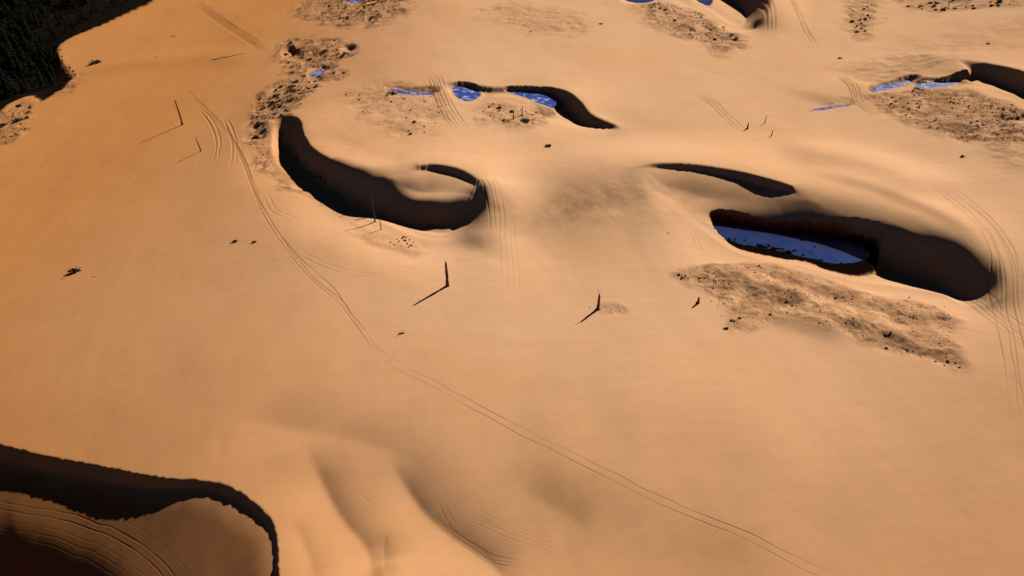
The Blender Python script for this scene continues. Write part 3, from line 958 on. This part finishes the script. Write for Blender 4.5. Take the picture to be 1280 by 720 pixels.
def snag(px, py, h, r, label, lean=(0.0, 0.0), stubs=8, twig=0, seed=1, group='dead tree trunks standing in the sand', name='dead_tree'):
    rnd = random.Random(seed)
    x, y, z = hit(px, py)
    root = bpy.data.objects.new(name, None); COL.objects.link(root)
    root.location = (x, y, z)
    tag(root, label, 'dead tree', group)
    n = 12
    path = []; rad = []
    wx = rnd.uniform(-1, 1); wy = rnd.uniform(-1, 1)
    for k in range(n + 1):
        t = k / n
        bend = math.sin(t * 3.0 + wx) * 0.02 * h
        path.append((lean[0] * h * t + bend * 0.6, lean[1] * h * t + bend * wy, -0.5 + (h + 0.5) * t))
        rad.append(1.6 * r * (1 - 0.42 * t) * (1.5 if k == 0 else 1.15 if k == 1 else 1.0) * rnd.uniform(.93, 1.07))
    rad[-1] *= 0.8
    # split, splintered top
    v, f = tube(path, rad, 9, rnd, .14)
    tip = path[-1]
    sp = []
    for q in range(3):
        a = rnd.uniform(0, 6.28)
        sp.append(tube([tip, (tip[0] + math.cos(a) * r * .3, tip[1] + math.sin(a) * r * .3, tip[2] + r * rnd.uniform(1, 2.4))], [r * .25, r * .04], 5, rnd))
    # root flare
    rt = []
    for q in range(6):
        a = q * 1.05 + rnd.uniform(-.3, .3)
        L = r * rnd.uniform(2.2, 4.4)
        rt.append(tube([(0, 0, r * 1.2), (math.cos(a) * L * .5, math.sin(a) * L * .5, r * .45), (math.cos(a) * L, math.sin(a) * L, -0.15)], [r * .55, r * .4, r * .12], 6, rnd))
    link('trunk', mesh_from('trunk', *join([(v, f)] + sp + rt), M_WOOD, False), root)
    for q in range(stubs):
        t = rnd.uniform(.12, .97)
        k = int(t * n)
        p = Vector(path[k]).lerp(Vector(path[min(k + 1, n)]), t * n - k)
        a = rnd.uniform(0, 6.28); L = rnd.uniform(.35, 1.0) * (0.15 * h if t > .3 else .08 * h)
        d = Vector((math.cos(a), math.sin(a), rnd.uniform(-.25, .5)))
        mid = p + d * L * .5 + Vector((0, 0, rnd.uniform(-.1, .1) * L)); end = p + d * L
        vb, fb = tube([tuple(p), tuple(mid), tuple(end)], [r * .24, r * .15, r * .05], 5, rnd)
        link('branch', mesh_from('branch', vb, fb, M_WOOD), root)
    if twig:
        p = Vector(path[-1])
        pts = [p, p + Vector((-.25, 0, .45)), p + Vector((-.42, .05, 1.0)), p + Vector((0.1, .1, 1.25))]
        vb, fb = tube([tuple(q) for q in pts], [.07, .05, .035, .02], 5, rnd)
        link('branch', mesh_from('branch', vb, fb, M_WOOD), root)
    return root


G1 = 'dead tree trunks standing in the sand'
snag(228.3, 156, 11.0, .24, 'tallest bare dead trunk at upper left with a long thin shadow', (-.02, 0), 13, seed=3)
snag(251.5, 189, 5.6, .16, 'short leaning dead trunk just below the tall upper left trunk', (-.12, .03), 3, seed=4)
snag(559, 357.5, 7.1, .26, 'lone thick dead trunk in the middle of the open sand', (0, 0), 9, seed=5)
snag(747, 386.5, 4.3, .24, 'short dead trunk with a bent twig at its top', (.03, 0), 5, twig=1, seed=6)
snag(469, 277, 8.5, .15, 'tall thin dead trunk at the lip of the dark hollow', (-.02, 0), 7, seed=7)
snag(476.5, 287, 3.6, .10, 'short thin dead pole just right of the hollow lip trunk', (-.03, 0), 3, seed=8)
snag(448, 263, 5.0, .13, 'dead trunk sunk in the shade at the hollow left of the thin one', (-.02, 0), 5, seed=9)
snag(641.5, 149, 3.6, .16, 'left one of two dead sticks on the brushy mound', (.01, 0), 3, seed=10)
snag(652.5, 144, 3.6, .15, 'right one of two dead sticks on the brushy mound', (.0, 0), 3, seed=11)
snag(956, 154, 2.9, .10, 'thin forked dead stick on the sand by the curved ruts', (0, 0), 4, seed=12)
snag(964, 170, 2.1, .12, 'small dead stick right of the thin forked one', (.05, 0), 3, seed=13)
snag(934, 161, 2.0, .22, 'squat dark pointed stump at the end of the curved ruts', (.0, 0), 3, seed=14)
snag(872, 379, 1.7, .22, 'black spiky stump at the edge of the littered patch', (.05, 0), 6, seed=15)


def rock_mesh(seed, r=1.0):
    rnd = random.Random(seed)
    bm = bmesh.new()
    bmesh.ops.create_icosphere(bm, subdivisions=2, radius=r)
    sx, sy, sz = rnd.uniform(.8, 1.3), rnd.uniform(.7, 1.1), rnd.uniform(.45, .8)
    dirs = [Vector((rnd.uniform(-1, 1), rnd.uniform(-1, 1), rnd.uniform(-1, 1))).normalized() for _ in range(9)]
    for v in bm.verts:
        n = v.co.normalized()
        k = 1.0
        for d in dirs:
            c = n.dot(d)
            if c > .55: k = min(k, .55 / c * 1.12)
        v.co = Vector((v.co.x * k * sx, v.co.y * k * sy, v.co.z * k * sz)) * rnd.uniform(.97, 1.03)
    me = bpy.data.meshes.new('stone'); bm.to_mesh(me); bm.free()
    me.materials.append(M_STONE)
    return me


def scrub_mesh(seed, mat, n=70, spread=1.0, height=0.7):
    """a wind-bitten tuft: many thin blades and twigs leaning out of a clump"""
    rnd = random.Random(seed)
    vs = []; fs = []
    for k in range(n):
        a = rnd.uniform(0, 6.28); rr = (rnd.random() ** .6) * spread * .55
        bx, by = math.cos(a) * rr, math.sin(a) * rr
        L = rnd.uniform(.35, 1) * height; o = rnd.uniform(.15, .8) * spread * .6
        a2 = a + rnd.uniform(-.7, .7)
        wv = rnd.uniform(.03, .10) * spread
        px_, py_ = -math.sin(a2) * wv, math.cos(a2) * wv
        b = len(vs)
        vs += [(bx - px_, by - py_, -.1), (bx + px_, by + py_, -.1),
               (bx + math.cos(a2) * o * .5 + px_, by + math.sin(a2) * o * .5 + py_, L * .7),
               (bx + math.cos(a2) * o * .5 - px_, by + math.sin(a2) * o * .5 - py_, L * .7),
               (bx + math.cos(a2) * o, by + math.sin(a2) * o, L * rnd.uniform(.7, 1))]
        fs += [(b, b + 1, b + 2, b + 3), (b + 3, b + 2, b + 4)]
    return mesh_from('tuft', vs, fs, mat)


def fallen(px, py, L, r, ang, label, seed, group='driftwood and fallen sticks', stubs=3, name='fallen_log'):
    rnd = random.Random(seed)
    x, y, z = hit(px, py)
    root = bpy.data.objects.new(name, None); COL.objects.link(root)
    root.location = (x, y, z + r * .5)
    tag(root, label, 'fallen log', group)
    path = []; rad = []
    for k in range(8):
        t = k / 7 - .5
        xx = math.cos(ang) * L * t; yy = math.sin(ang) * L * t
        path.append((xx + rnd.uniform(-.03, .03) * L, yy + rnd.uniform(-.03, .03) * L, H(x + xx, y + yy) - z))
        rad.append(r * (1 - .5 * (k / 7)) * rnd.uniform(.85, 1.1))
    link('trunk', mesh_from('trunk', *tube(path, rad, 7, rnd), M_WOOD), root)
    for q in range(stubs):
        p = Vector(path[rnd.randint(1, 6)]); a = rnd.uniform(0, 6.28)
        h = rnd.uniform(2.5, 7) * r
        e = p + Vector((math.cos(a) * h * .4, math.sin(a) * h * .4, h))
        link('branch', mesh_from('branch', *tube([tuple(p), tuple(e)], [r * .4, r * .12], 5, rnd), M_WOOD), root)
    return root


fallen(286, 70.5, 19, .16, .02, 'long low line of driftwood on the upper left slope', 21, stubs=9)
fallen(451, 274, 3.4, .14, .35, 'short log lying by the lip of the dark hollow', 22, stubs=1)
fallen(664, 143, 4.0, .14, .3, 'small log lying right of the two dead sticks', 23, stubs=1)
fallen(502, 417, 1.4, .17, .2, 'tiny dark wood lump alone on the middle sand', 24, stubs=2)
fallen(836, 291, 1.2, .11, .9, 'tiny twig lying on the sand left of the big pool', 25, stubs=1)
fallen(117, 346, 2.2, .05, -.5, 'thin bent stick lying right of the uprooted stump', 26, stubs=1)
fallen(217, 45.5, 3.0, .2, .2, 'tiny dark stick high on the upper left slope', 27, stubs=2)
fallen(195, 71, 2.0, .16, .4, 'tiny stick below the other on the upper left slope', 28, stubs=1)


def stump_pile(px, py, s, label, seed, limbs=9, cat='stump', name='uprooted_stump'):
    rnd = random.Random(seed)
    x, y, z = hit(px, py)
    root = bpy.data.objects.new(name, None); COL.objects.link(root)
    root.location = (x, y, z)
    tag(root, label, cat, 'uprooted stumps and root tangles')
    body = tube([(-s * .9, 0, .1), (-s * .2, s * .1, s * .22), (s * .5, .0, s * .3)], [s * .16, s * .24, s * .3], 8, rnd, .2)
    link('trunk', mesh_from('trunk', *body, M_WOOD), root)
    for q in range(limbs):
        a = rnd.uniform(0, 6.28); L = s * rnd.uniform(.5, 1.1)
        st = (s * rnd.uniform(-.4, .6), rnd.uniform(-.2, .2) * s, s * .25)
        en = (st[0] + math.cos(a) * L * .8, st[1] + math.sin(a) * L * .6, max(-.05, s * rnd.uniform(-.1, .75)))
        mid = tuple((st[i] + en[i]) / 2 + rnd.uniform(-.12, .12) * s for i in range(3))
        link('root_limb', mesh_from('root_limb', *tube([st, mid, en], [s * .11, s * .08, s * .025], 6, rnd), M_WOOD), root)
    return root


stump_pile(93, 340, 2.1, 'dark uprooted stump with tangled roots alone on the left sand', 31, 14)
stump_pile(294, 302, .95, 'left one of two small broken stumps on the left sand', 32, 8)
stump_pile(318, 303, .85, 'right one of two small broken stumps on the left sand', 33, 8)
stump_pile(686, 183, 1.4, 'small spidery root tangle below the brushy mound', 34, 9)
stump_pile(908, 411, .75, 'dark square stump at the foot of the littered patch', 35, 4)
stump_pile(24, 133, 2.0, 'weathered driftwood tangle on the left dune edge', 36, 10)

# ---- stones, one by one
ROCKS = [rock_mesh(k) for k in range(5)]
def stone(px, py, r, label, group):
    x, y, z = hit(px, py)
    o = link('stone', ROCKS[rng.randint(5)], None, (x, y, z + r * .15), rng.rand() * 6.28, r)
    return tag(o, label, 'stone', group)
for k, (px, py, r) in enumerate([(488, 303, .4), (496, 299, .35), (499, 302, .5), (503, 298, .45), (506, 301, .6), (509, 305, .5), (512, 300, .4), (514, 307, .45), (502, 308, .3), (505, 296, .4), (511, 309, .35), (493, 306, .3), (517, 303, .3), (508, 297, .35)]):
    stone(px, py, r, 'dark stone in the tight heap below the left dark hollow', 'stones heaped below the left hollow')
for k, (px, py, r) in enumerate([(849, 343, .45), (853, 347, .5), (857, 345, .35), (851, 349, .3), (860, 348, .3)]):
    stone(px, py, r, 'dark stone in the small heap at the left tip of the littered patch', 'stones at the tip of the littered patch')
for k, (px, py, r) in enumerate([(1005, 350, .4), (1001, 384, .55), (993, 380, .3), (1110, 415, .65), (1105, 418, .5), (1107, 435, .55), (1142, 438, .45), (1178, 449, .6), (1186, 455, .5), (1182, 452, .4), (1192, 460, .4),
                                 (934, 359, .4), (906, 373, .35), (912, 371, .3), (918, 384, .25), (1069, 401, .35), (962, 352, .3), (1160, 378, .4), (1168, 385, .3), (1135, 372, .35), (1090, 377, .3), (1070, 370, .3)]):
    stone(px + rng.randn() * 5, py + rng.randn() * 2.5, r * rng.uniform(.5, 1), 'dark stone scattered on the littered patch below the big pool', 'stones on the littered patch')
for k, (px, py, r) in enumerate([(758, 384, .12), (764, 387, .18), (772, 385, .16), (775, 388, .2), (778, 391, .12), (737, 384, .18)]):
    stone(px, py, r, 'pebble-like clod lying beside the short trunk with a bent twig', 'clods by the short trunk')

# ---- scrub tufts
TUFTS = [scrub_mesh(100 + k, M_SCRUB, 70, 1.0, .55) for k in range(4)]
TUFTG = [scrub_mesh(120 + k, M_GREEN, 90, 1.0, .6) for k in range(3)]


def in_poly(px, py, poly):
    c = False; n = len(poly)
    for k in range(n):
        ax, ay = poly[k]; bx, by = poly[(k + 1) % n]
        if (ay > py) != (by > py) and px < (bx - ax) * (py - ay) / (by - ay) + ax: c = not c
    return c


def sow(poly, n, smin, smax, label, group, green=0.2, clump=5, name='scrub_tuft', power=2.0):
    xs = [p[0] for p in poly]; ys = [p[1] for p in poly]
    pts = []
    seeds = []
    while len(seeds) < max(1, n // clump):
        a, b = rng.uniform(min(xs), max(xs)), rng.uniform(min(ys), max(ys))
        if in_poly(a, b, poly): seeds.append((a, b))
    tries = 0
    while len(pts) < n and tries < 8000:
        tries += 1
        if rng.rand() < .6:
            s = seeds[rng.randint(len(seeds))]; a, b = s[0] + rng.randn() * 9, s[1] + rng.randn() * 4
        else:
            a, b = rng.uniform(min(xs), max(xs)), rng.uniform(min(ys), max(ys))
        if in_poly(a, b, poly): pts.append((a, b))
    for a, b in pts:
        x, y, z = hit(a, b)
        s = smin + (smax - smin) * rng.rand() ** power
        me = TUFTG[rng.randint(3)] if rng.rand() < green else TUFTS[rng.randint(4)]
        o = link(name, me, None, (x, y, z), rng.rand() * 6.28, (s, s, s * rng.uniform(.7, 1.2)))
        tag(o, label, 'shrub', group)


POLY = {
 'K': [(855, 340), (900, 330), (960, 328), (1040, 345), (1100, 358), (1150, 366), (1185, 380), (1200, 395), (1185, 420), (1205, 455), (1195, 465), (1110, 438), (1030, 412), (985, 398), (935, 410), (905, 400)],
 'R': [(1090, 120), (1140, 114), (1200, 112), (1280, 130), (1280, 178), (1240, 178), (1200, 175), (1165, 162), (1120, 146)],
 'T': [(800, 3), (870, 6), (895, 25), (925, 42), (915, 60), (860, 46), (810, 26)],
 'L': [(325, 122), (345, 105), (390, 97), (398, 108), (378, 128), (364, 144), (342, 150), (335, 190), (345, 212), (330, 205), (312, 190), (310, 160)],
 'B': [(350, 54), (395, 48), (440, 52), (445, 66), (420, 78), (430, 92), (388, 104), (352, 88)],
 'N': [(385, 0), (495, 0), (498, 20), (450, 32), (400, 28)],
 'M': [(432, 118), (500, 110), (555, 132), (540, 165), (490, 175), (455, 150)],
 'S': [(602, 130), (640, 124), (680, 137), (688, 150), (650, 158), (604, 150)],
 'Q': [(1060, 2), (1098, 2), (1090, 40), (1064, 42)],
 'U': [(1120, 2), (1278, 2), (1278, 8), (1200, 12), (1170, 18), (1130, 8)],
 'E': [(5, 150), (30, 128), (44, 134), (32, 162), (5, 178)],
}
sow(POLY['K'], 34, .2, .6, 'small dark tuft on the littered patch below the big pool', 'tufts below the big pool', 0.05)
sow(POLY['R'], 60, .35, 1.0, 'dark tuft on the brown brushy patch at the right edge', 'tufts on the right brushy patch', 0.1)
sow(POLY['T'], 34, .5, 1.6, 'dark tuft on the brushy mound at the top', 'tufts on the top mound', 0.15)
sow(POLY['L'], 80, .4, 1.4, 'dark tuft on the bank left of the dark crescent hollow', 'tufts on the crescent hollow bank', 0.6)
sow(POLY['B'], 32, .6, 1.6, 'dark tuft round the tiny pool in the brushy bank', 'tufts round the tiny bank pool', 0.3)
sow(POLY['N'], 30, .6, 1.8, 'dark tuft on the littered slope below the top trees', 'tufts below the top trees', 0.35)
sow(POLY['M'], 14, .5, 1.1, 'sparse tuft on the pale hummocks below the icy strip', 'tufts below the icy strip', 0.1)
sow(POLY['S'], 14, .5, 1.2, 'tuft around the two dead sticks behind the slivers of water', 'tufts round the dead sticks', 0.1)
sow(POLY['Q'], 16, .6, 1.7, 'tuft in the narrow scattered band at the upper right', 'tufts in the upper right band', 0.2)
sow(POLY['U'], 24, .8, 2.2, 'tuft along the top right edge of the dunes', 'tufts along the top right edge', 0.3)
sow(POLY['E'], 10, .6, 1.5, 'tuft on the dune edge at the far left', 'tufts on the left dune edge', 0.4)
def one(px, py, s, label, green=True, cat='shrub', nm='shrub', sz=1.0):
    x, y, z = hit(px, py)
    o = link(nm, (TUFTG if green else TUFTS)[rng.randint(3)], None, (x, y, z), rng.rand() * 6.28, (s, s, s * sz)); tag(o, label, cat, 'single shrubs on the sand'); return o
one(120, 79, 5.0, 'low dark green shrub mound near the dune edge at upper left', True, sz=.5)
one(22, 152, 4.0, 'dark shrub on the left dune edge below the driftwood', True, sz=.6)
one(3, 158, 3.5, 'small shrub at the very left edge of the photo', True, sz=.6)
one(751, 30, 1.56, 'low dark shrub alone on the sand left of the top mound', False, sz=.5)
one(663, 40, 1.08, 'small dark shrub below the top centre hummocks', False, sz=.5)
one(656, 152, 2.6, 'round dark shrub at the foot of the two dead sticks', True, sz=.6)
one(490, 118, 3.2, 'dark scrub clump at the left end of the icy strip', False, sz=.5)
one(1050, 73, 1.56, 'low dark shrub alone above the mottled pool', False, sz=.5)
one(1203, 196, 0.96, 'tiny shrub between the brushy patch and the tracks', False)
one(1235, 55, 1.08, 'tiny dark shrub alone on the upper right slope', False)


# ---- fine litter nobody could count
def litter():
    vs = []; fs = []
    def bit(x, y, z, s):
        b = len(vs)
        a = rng.rand() * 6.28; l = s * rng.uniform(.6, 2.2)
        c, d = math.cos(a) * l, math.sin(a) * l; e, f = -math.sin(a) * s * .4, math.cos(a) * s * .4
        h = s * rng.uniform(.4, 1.1)
        vs.extend([(x - c, y - d, z - .03), (x + e, y + f, z - .03), (x + c, y + d, z - .03), (x - e, y - f, z - .03), (x + c * .2, y + d * .2, z + h)])
        fs.extend([(b, b + 1, b + 4), (b + 1, b + 2, b + 4), (b + 2, b + 3, b + 4), (b + 3, b, b + 4)])
    wts = {'K': 1100, 'R': 1500, 'T': 700, 'L': 800, 'B': 500, 'N': 500, 'M': 200, 'S': 220, 'Q': 150, 'U': 220, 'E': 100}
    for k, n in wts.items():
        poly = POLY[k]
        xs = [p[0] for p in poly]; ys = [p[1] for p in poly]
        c = 0; tr = 0
        cs = [(rng.uniform(min(xs), max(xs)), rng.uniform(min(ys), max(ys))) for _ in range(14)]
        while c < n and tr < n * 12:
            tr += 1
            if rng.rand() < .55:
                q = cs[rng.randint(14)]; a, b = q[0] + rng.randn() * 13, q[1] + rng.randn() * 5
            else: a, b = rng.uniform(min(xs), max(xs)), rng.uniform(min(ys), max(ys))
            if not in_poly(a, b, poly): continue
            x, y = P(a, b, 0)
            z = H(x, y)
            bit(x, y, z, (0.06 + .26 * rng.rand() ** 4) * (.45 + y / 260)); c += 1
    me = mesh_from('sand_litter', vs, fs, M_LITTER)
    o = bpy.data.objects.new('sand_litter', me); COL.objects.link(o)
    o['kind'] = 'stuff'; tag(o, 'brown twigs and clods littering the brushy patches', 'litter')
litter()


# ------------------------------------------------------------------ trees
def conifer(seed, h=13.0, w=3.2):
    rnd = random.Random(seed)
    n = 9
    path = [(rnd.uniform(-.1, .1) * (k > 0), rnd.uniform(-.1, .1) * (k > 0), -0.6 + (h * .95 + .6) * k / n) for k in range(n + 1)]
    tr = mesh_from('trunk', *tube(path, [.26 * (1 - .9 * k / n) + .02 for k in range(n + 1)], 7, rnd), M_BARK)
    vs = []; fs = []
    levels = 22
    for L in range(levels):
        t = L / (levels - 1)
        z = h * (.16 + .84 * t)
        rad = w * (1 - t) ** .8 * rnd.uniform(.7, 1.12) + .15
        nb = max(4, int(11 * (1 - t) + 4))
        a0 = rnd.uniform(0, 6.28)
        for b in range(nb):
            if rnd.random() < .12: continue
            a = a0 + 6.28 * b / nb + rnd.uniform(-.25, .25)
            R = rad * rnd.uniform(.65, 1.15)
            for q in range(int(4 + R * 3)):
                rr = R * rnd.uniform(.15, 1.0)
                cx, cy = math.cos(a) * rr, math.sin(a) * rr
                cz = z - rr * .28 + rnd.uniform(-.25, .25)
                s = rnd.uniform(.22, .55)
                d = Vector((rnd.uniform(-1, 1), rnd.uniform(-1, 1), rnd.uniform(-.5, .5))).normalized()
                e = d.cross(Vector((0, 0, 1))).normalized() * s * .55
                d = d * s
                o = len(vs); c = Vector((cx, cy, cz))
                vs.extend([tuple(c - d), tuple(c + e), tuple(c + d * 1.1 + Vector((0, 0, -.15))), tuple(c - e)])
                fs.append((o, o + 1, o + 2, o + 3))
    return tr, mesh_from('crown', vs, fs, M_NEEDLE)


def bushy(seed, h=6.0, w=3.0):
    rnd = random.Random(seed)
    tr = mesh_from('trunk', *join([tube([(0, 0, -.5), (rnd.uniform(-.2, .2), 0, h * .3), (rnd.uniform(-.6, .6), rnd.uniform(-.6, .6), h * .75)], [.2, .14, .05], 6, rnd) for _ in range(3)]), M_BARK)
    vs = []; fs = []
    cl = [(rnd.gauss(0, w * .42), rnd.gauss(0, w * .42), h * rnd.uniform(.3, .88), rnd.uniform(.5, 1.1) * w * .33) for _ in range(15)]
    for (cx, cy, cz, r) in cl:
        for q in range(80):
            v = Vector((rnd.gauss(0, 1), rnd.gauss(0, 1), rnd.gauss(0, 1))).normalized() * r * rnd.uniform(.5, 1.05)
            s = rnd.uniform(.15, .36)
            d = Vector((rnd.uniform(-1, 1), rnd.uniform(-1, 1), rnd.uniform(-.7, .7))).normalized()
            e = d.orthogonal().normalized() * s * .6; d = d * s
            c = Vector((cx, cy, cz)) + v; o = len(vs)
            vs.extend([tuple(c - d), tuple(c + e), tuple(c + d), tuple(c - e)]); fs.append((o, o + 1, o + 2, o + 3))
    return tr, mesh_from('crown', vs, fs, M_NEEDLE)


CON = [conifer(200 + k, 12 + k * 1.2, 2.8 + .3 * k) for k in range(4)]
BUS = [bushy(300 + k) for k in range(3)]


def plant(kind, x, y, s, label, cat='tree', group='dark forest trees below the dune', name=None):
    tr, cr = (CON if kind == 'c' else BUS)[rng.randint(4 if kind == 'c' else 3)]
    root = bpy.data.objects.new(name or ('pine_tree' if kind == 'c' else 'broadleaf_tree'), None); COL.objects.link(root)
    root.location = (x, y, H(x, y)); root.rotation_euler = (0, 0, rng.rand() * 6.28); root.scale = (s, s, s)
    tag(root, label, cat, group)
    link('trunk', tr, root); link('crown', cr, root)
    return root


forest = [(205, -45), (184, -8), (154, 9), (126, 22), (94, 36), (72, 48), (64, 60), (68, 78), (80, 94), (66, 110), (40, 114), (10, 122), (-70, 145), (-220, 150), (-400, 60), (-250, -60)]
def bank_off(a, b):
    d = 1e9
    for k in range(17):
        (x0, y0), (x1, y1) = H_rim[k], H_rim[k + 1]
        L2 = (x1 - x0) ** 2 + (y1 - y0) ** 2
        t = max(0, min(1, ((a - x0) * (x1 - x0) + (b - y0) * (y1 - y0)) / L2))
        d = min(d, math.hypot(a - x0 - t * (x1 - x0), (b - y0 - t * (y1 - y0)) * 1.3))
    return -9.5 * min(1.0, max(0.1, (d - 3) / 26))


placed = []
tries = 0
while len(placed) < 430 and tries < 30000:
    tries += 1
    a, b = rng.uniform(-45, 190), rng.uniform(-45, 140)
    if not in_poly(a, b, forest): continue
    x, y = P(a, b, bank_off(a, b))
    if any((x - q[0]) ** 2 + (y - q[1]) ** 2 < 3.5 ** 2 for q in placed): continue
    placed.append((x, y))
    k = 'c' if rng.rand() < .66 else 'b'
    edge = a > 20 and not in_poly(a + 22, b + 14, forest)
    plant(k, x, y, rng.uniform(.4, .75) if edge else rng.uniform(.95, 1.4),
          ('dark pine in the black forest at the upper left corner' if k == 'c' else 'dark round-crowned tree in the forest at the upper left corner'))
for k in range(26):
    q = k / 25 * 9.0
    i0 = min(8, int(q)); f = q - i0
    a = H_rim[i0][0] * (1 - f) + H_rim[i0 + 1][0] * f + rng.randn() * 2 - 1; b = H_rim[i0][1] * (1 - f) + H_rim[i0 + 1][1] * f + rng.randn() * 1.5 - .5
    x, y = P(a, b, -.3)
    plant('b', x, y, rng.uniform(.14, .34), 'low dark bush on the dune rim above the forest at upper left', cat='bush', group='bushes on the forest rim', name='bush')


def undergrowth():
    vs = []; fs = []
    n = 0
    while n < 2600:
        a, b = rng.uniform(-45, 200), rng.uniform(-45, 130)
        if not in_poly(a, b, forest): continue
        n += 1
        x, y = P(a, b, bank_off(a, b))
        z = H(x, y); r = rng.uniform(.6, 1.6)
        for q in range(9):
            c = Vector((x, y, z + .2)) + Vector((rng.randn(), rng.randn(), abs(rng.randn()) * .7)) * r * .6
            d = Vector((rng.uniform(-1, 1), rng.uniform(-1, 1), rng.uniform(-.4, .4))).normalized() * rng.uniform(.3, .7)
            e = d.orthogonal().normalized() * rng.uniform(.2, .4)
            o = len(vs); vs.extend([tuple(c - d), tuple(c + e), tuple(c + d), tuple(c - e)]); fs.append((o, o + 1, o + 2, o + 3))
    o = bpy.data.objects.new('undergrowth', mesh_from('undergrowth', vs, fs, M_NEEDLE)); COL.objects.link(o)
    o['kind'] = 'stuff'; tag(o, 'black undergrowth between the forest trees at upper left', 'undergrowth')
undergrowth()
for (a, b, s) in [(440, -2, .7), (452, -4, .8), (463, 1, .7), (473, 3, .8), (483, 1, .8), (490, -6, .7), (478, -8, .9), (466, -9, .8), (456, 12, .35), (466, 9, .4)]:
    x, y, z = hit(a, b)
    plant('b', x, y, s, 'dark round-crowned tree at the top left of centre', group='trees at the top left of centre')
for (a, b, s) in [(1195, -4, .5), (1212, 1, .4), (1240, 1, .35), (1255, -3, .45)]:
    x, y, z = hit(a, b)
    plant('b', x, y, s, 'low dark bush at the top right corner of the dunes', cat='bush', group='bushes at the top right corner', name='bush')

# ------------------------------------------------------------------ light
w = bpy.data.worlds.new('World'); scene.world = w
w.use_nodes = True
nt = w.node_tree
bg = nt.nodes['Background']
sky = nt.nodes.new('ShaderNodeTexSky'); sky.sky_type = 'NISHITA'; sky.sun_disc = False
sky.sun_elevation = SUN_EL; sky.sun_rotation = SUN_AZ
sky.air_density = 0.10; sky.dust_density = 0.0; sky.ozone_density = 3.0; sky.altitude = 1500
nt.links.new(sky.outputs[0], bg.inputs[0])
bg.inputs[1].default_value = 0.05
sd = bpy.data.lights.new('sun', 'SUN'); sd.energy = 5.0; sd.angle = math.radians(0.5); sd.color = (1.0, 0.93, 0.84)
so = bpy.data.objects.new('sun', sd); COL.objects.link(so)
dirv = Vector((-math.sin(SUN_AZ) * math.cos(SUN_EL), -math.cos(SUN_AZ) * math.cos(SUN_EL), -math.sin(SUN_EL)))
so.rotation_euler = dirv.to_track_quat('-Z', 'Y').to_euler()
so.location = (200, 200, 200)

scene.render.engine = 'CYCLES'
scene.view_settings.view_transform = 'Standard'
scene.view_settings.look = 'None'
scene.view_settings.exposure = 0.51
scene.view_settings.gamma = 1.0
scene.cycles.use_denoising = True
scene.cycles.max_bounces = 4
scene.cycles.diffuse_bounces = 1
scene.cycles.sample_clamp_indirect = 0.03
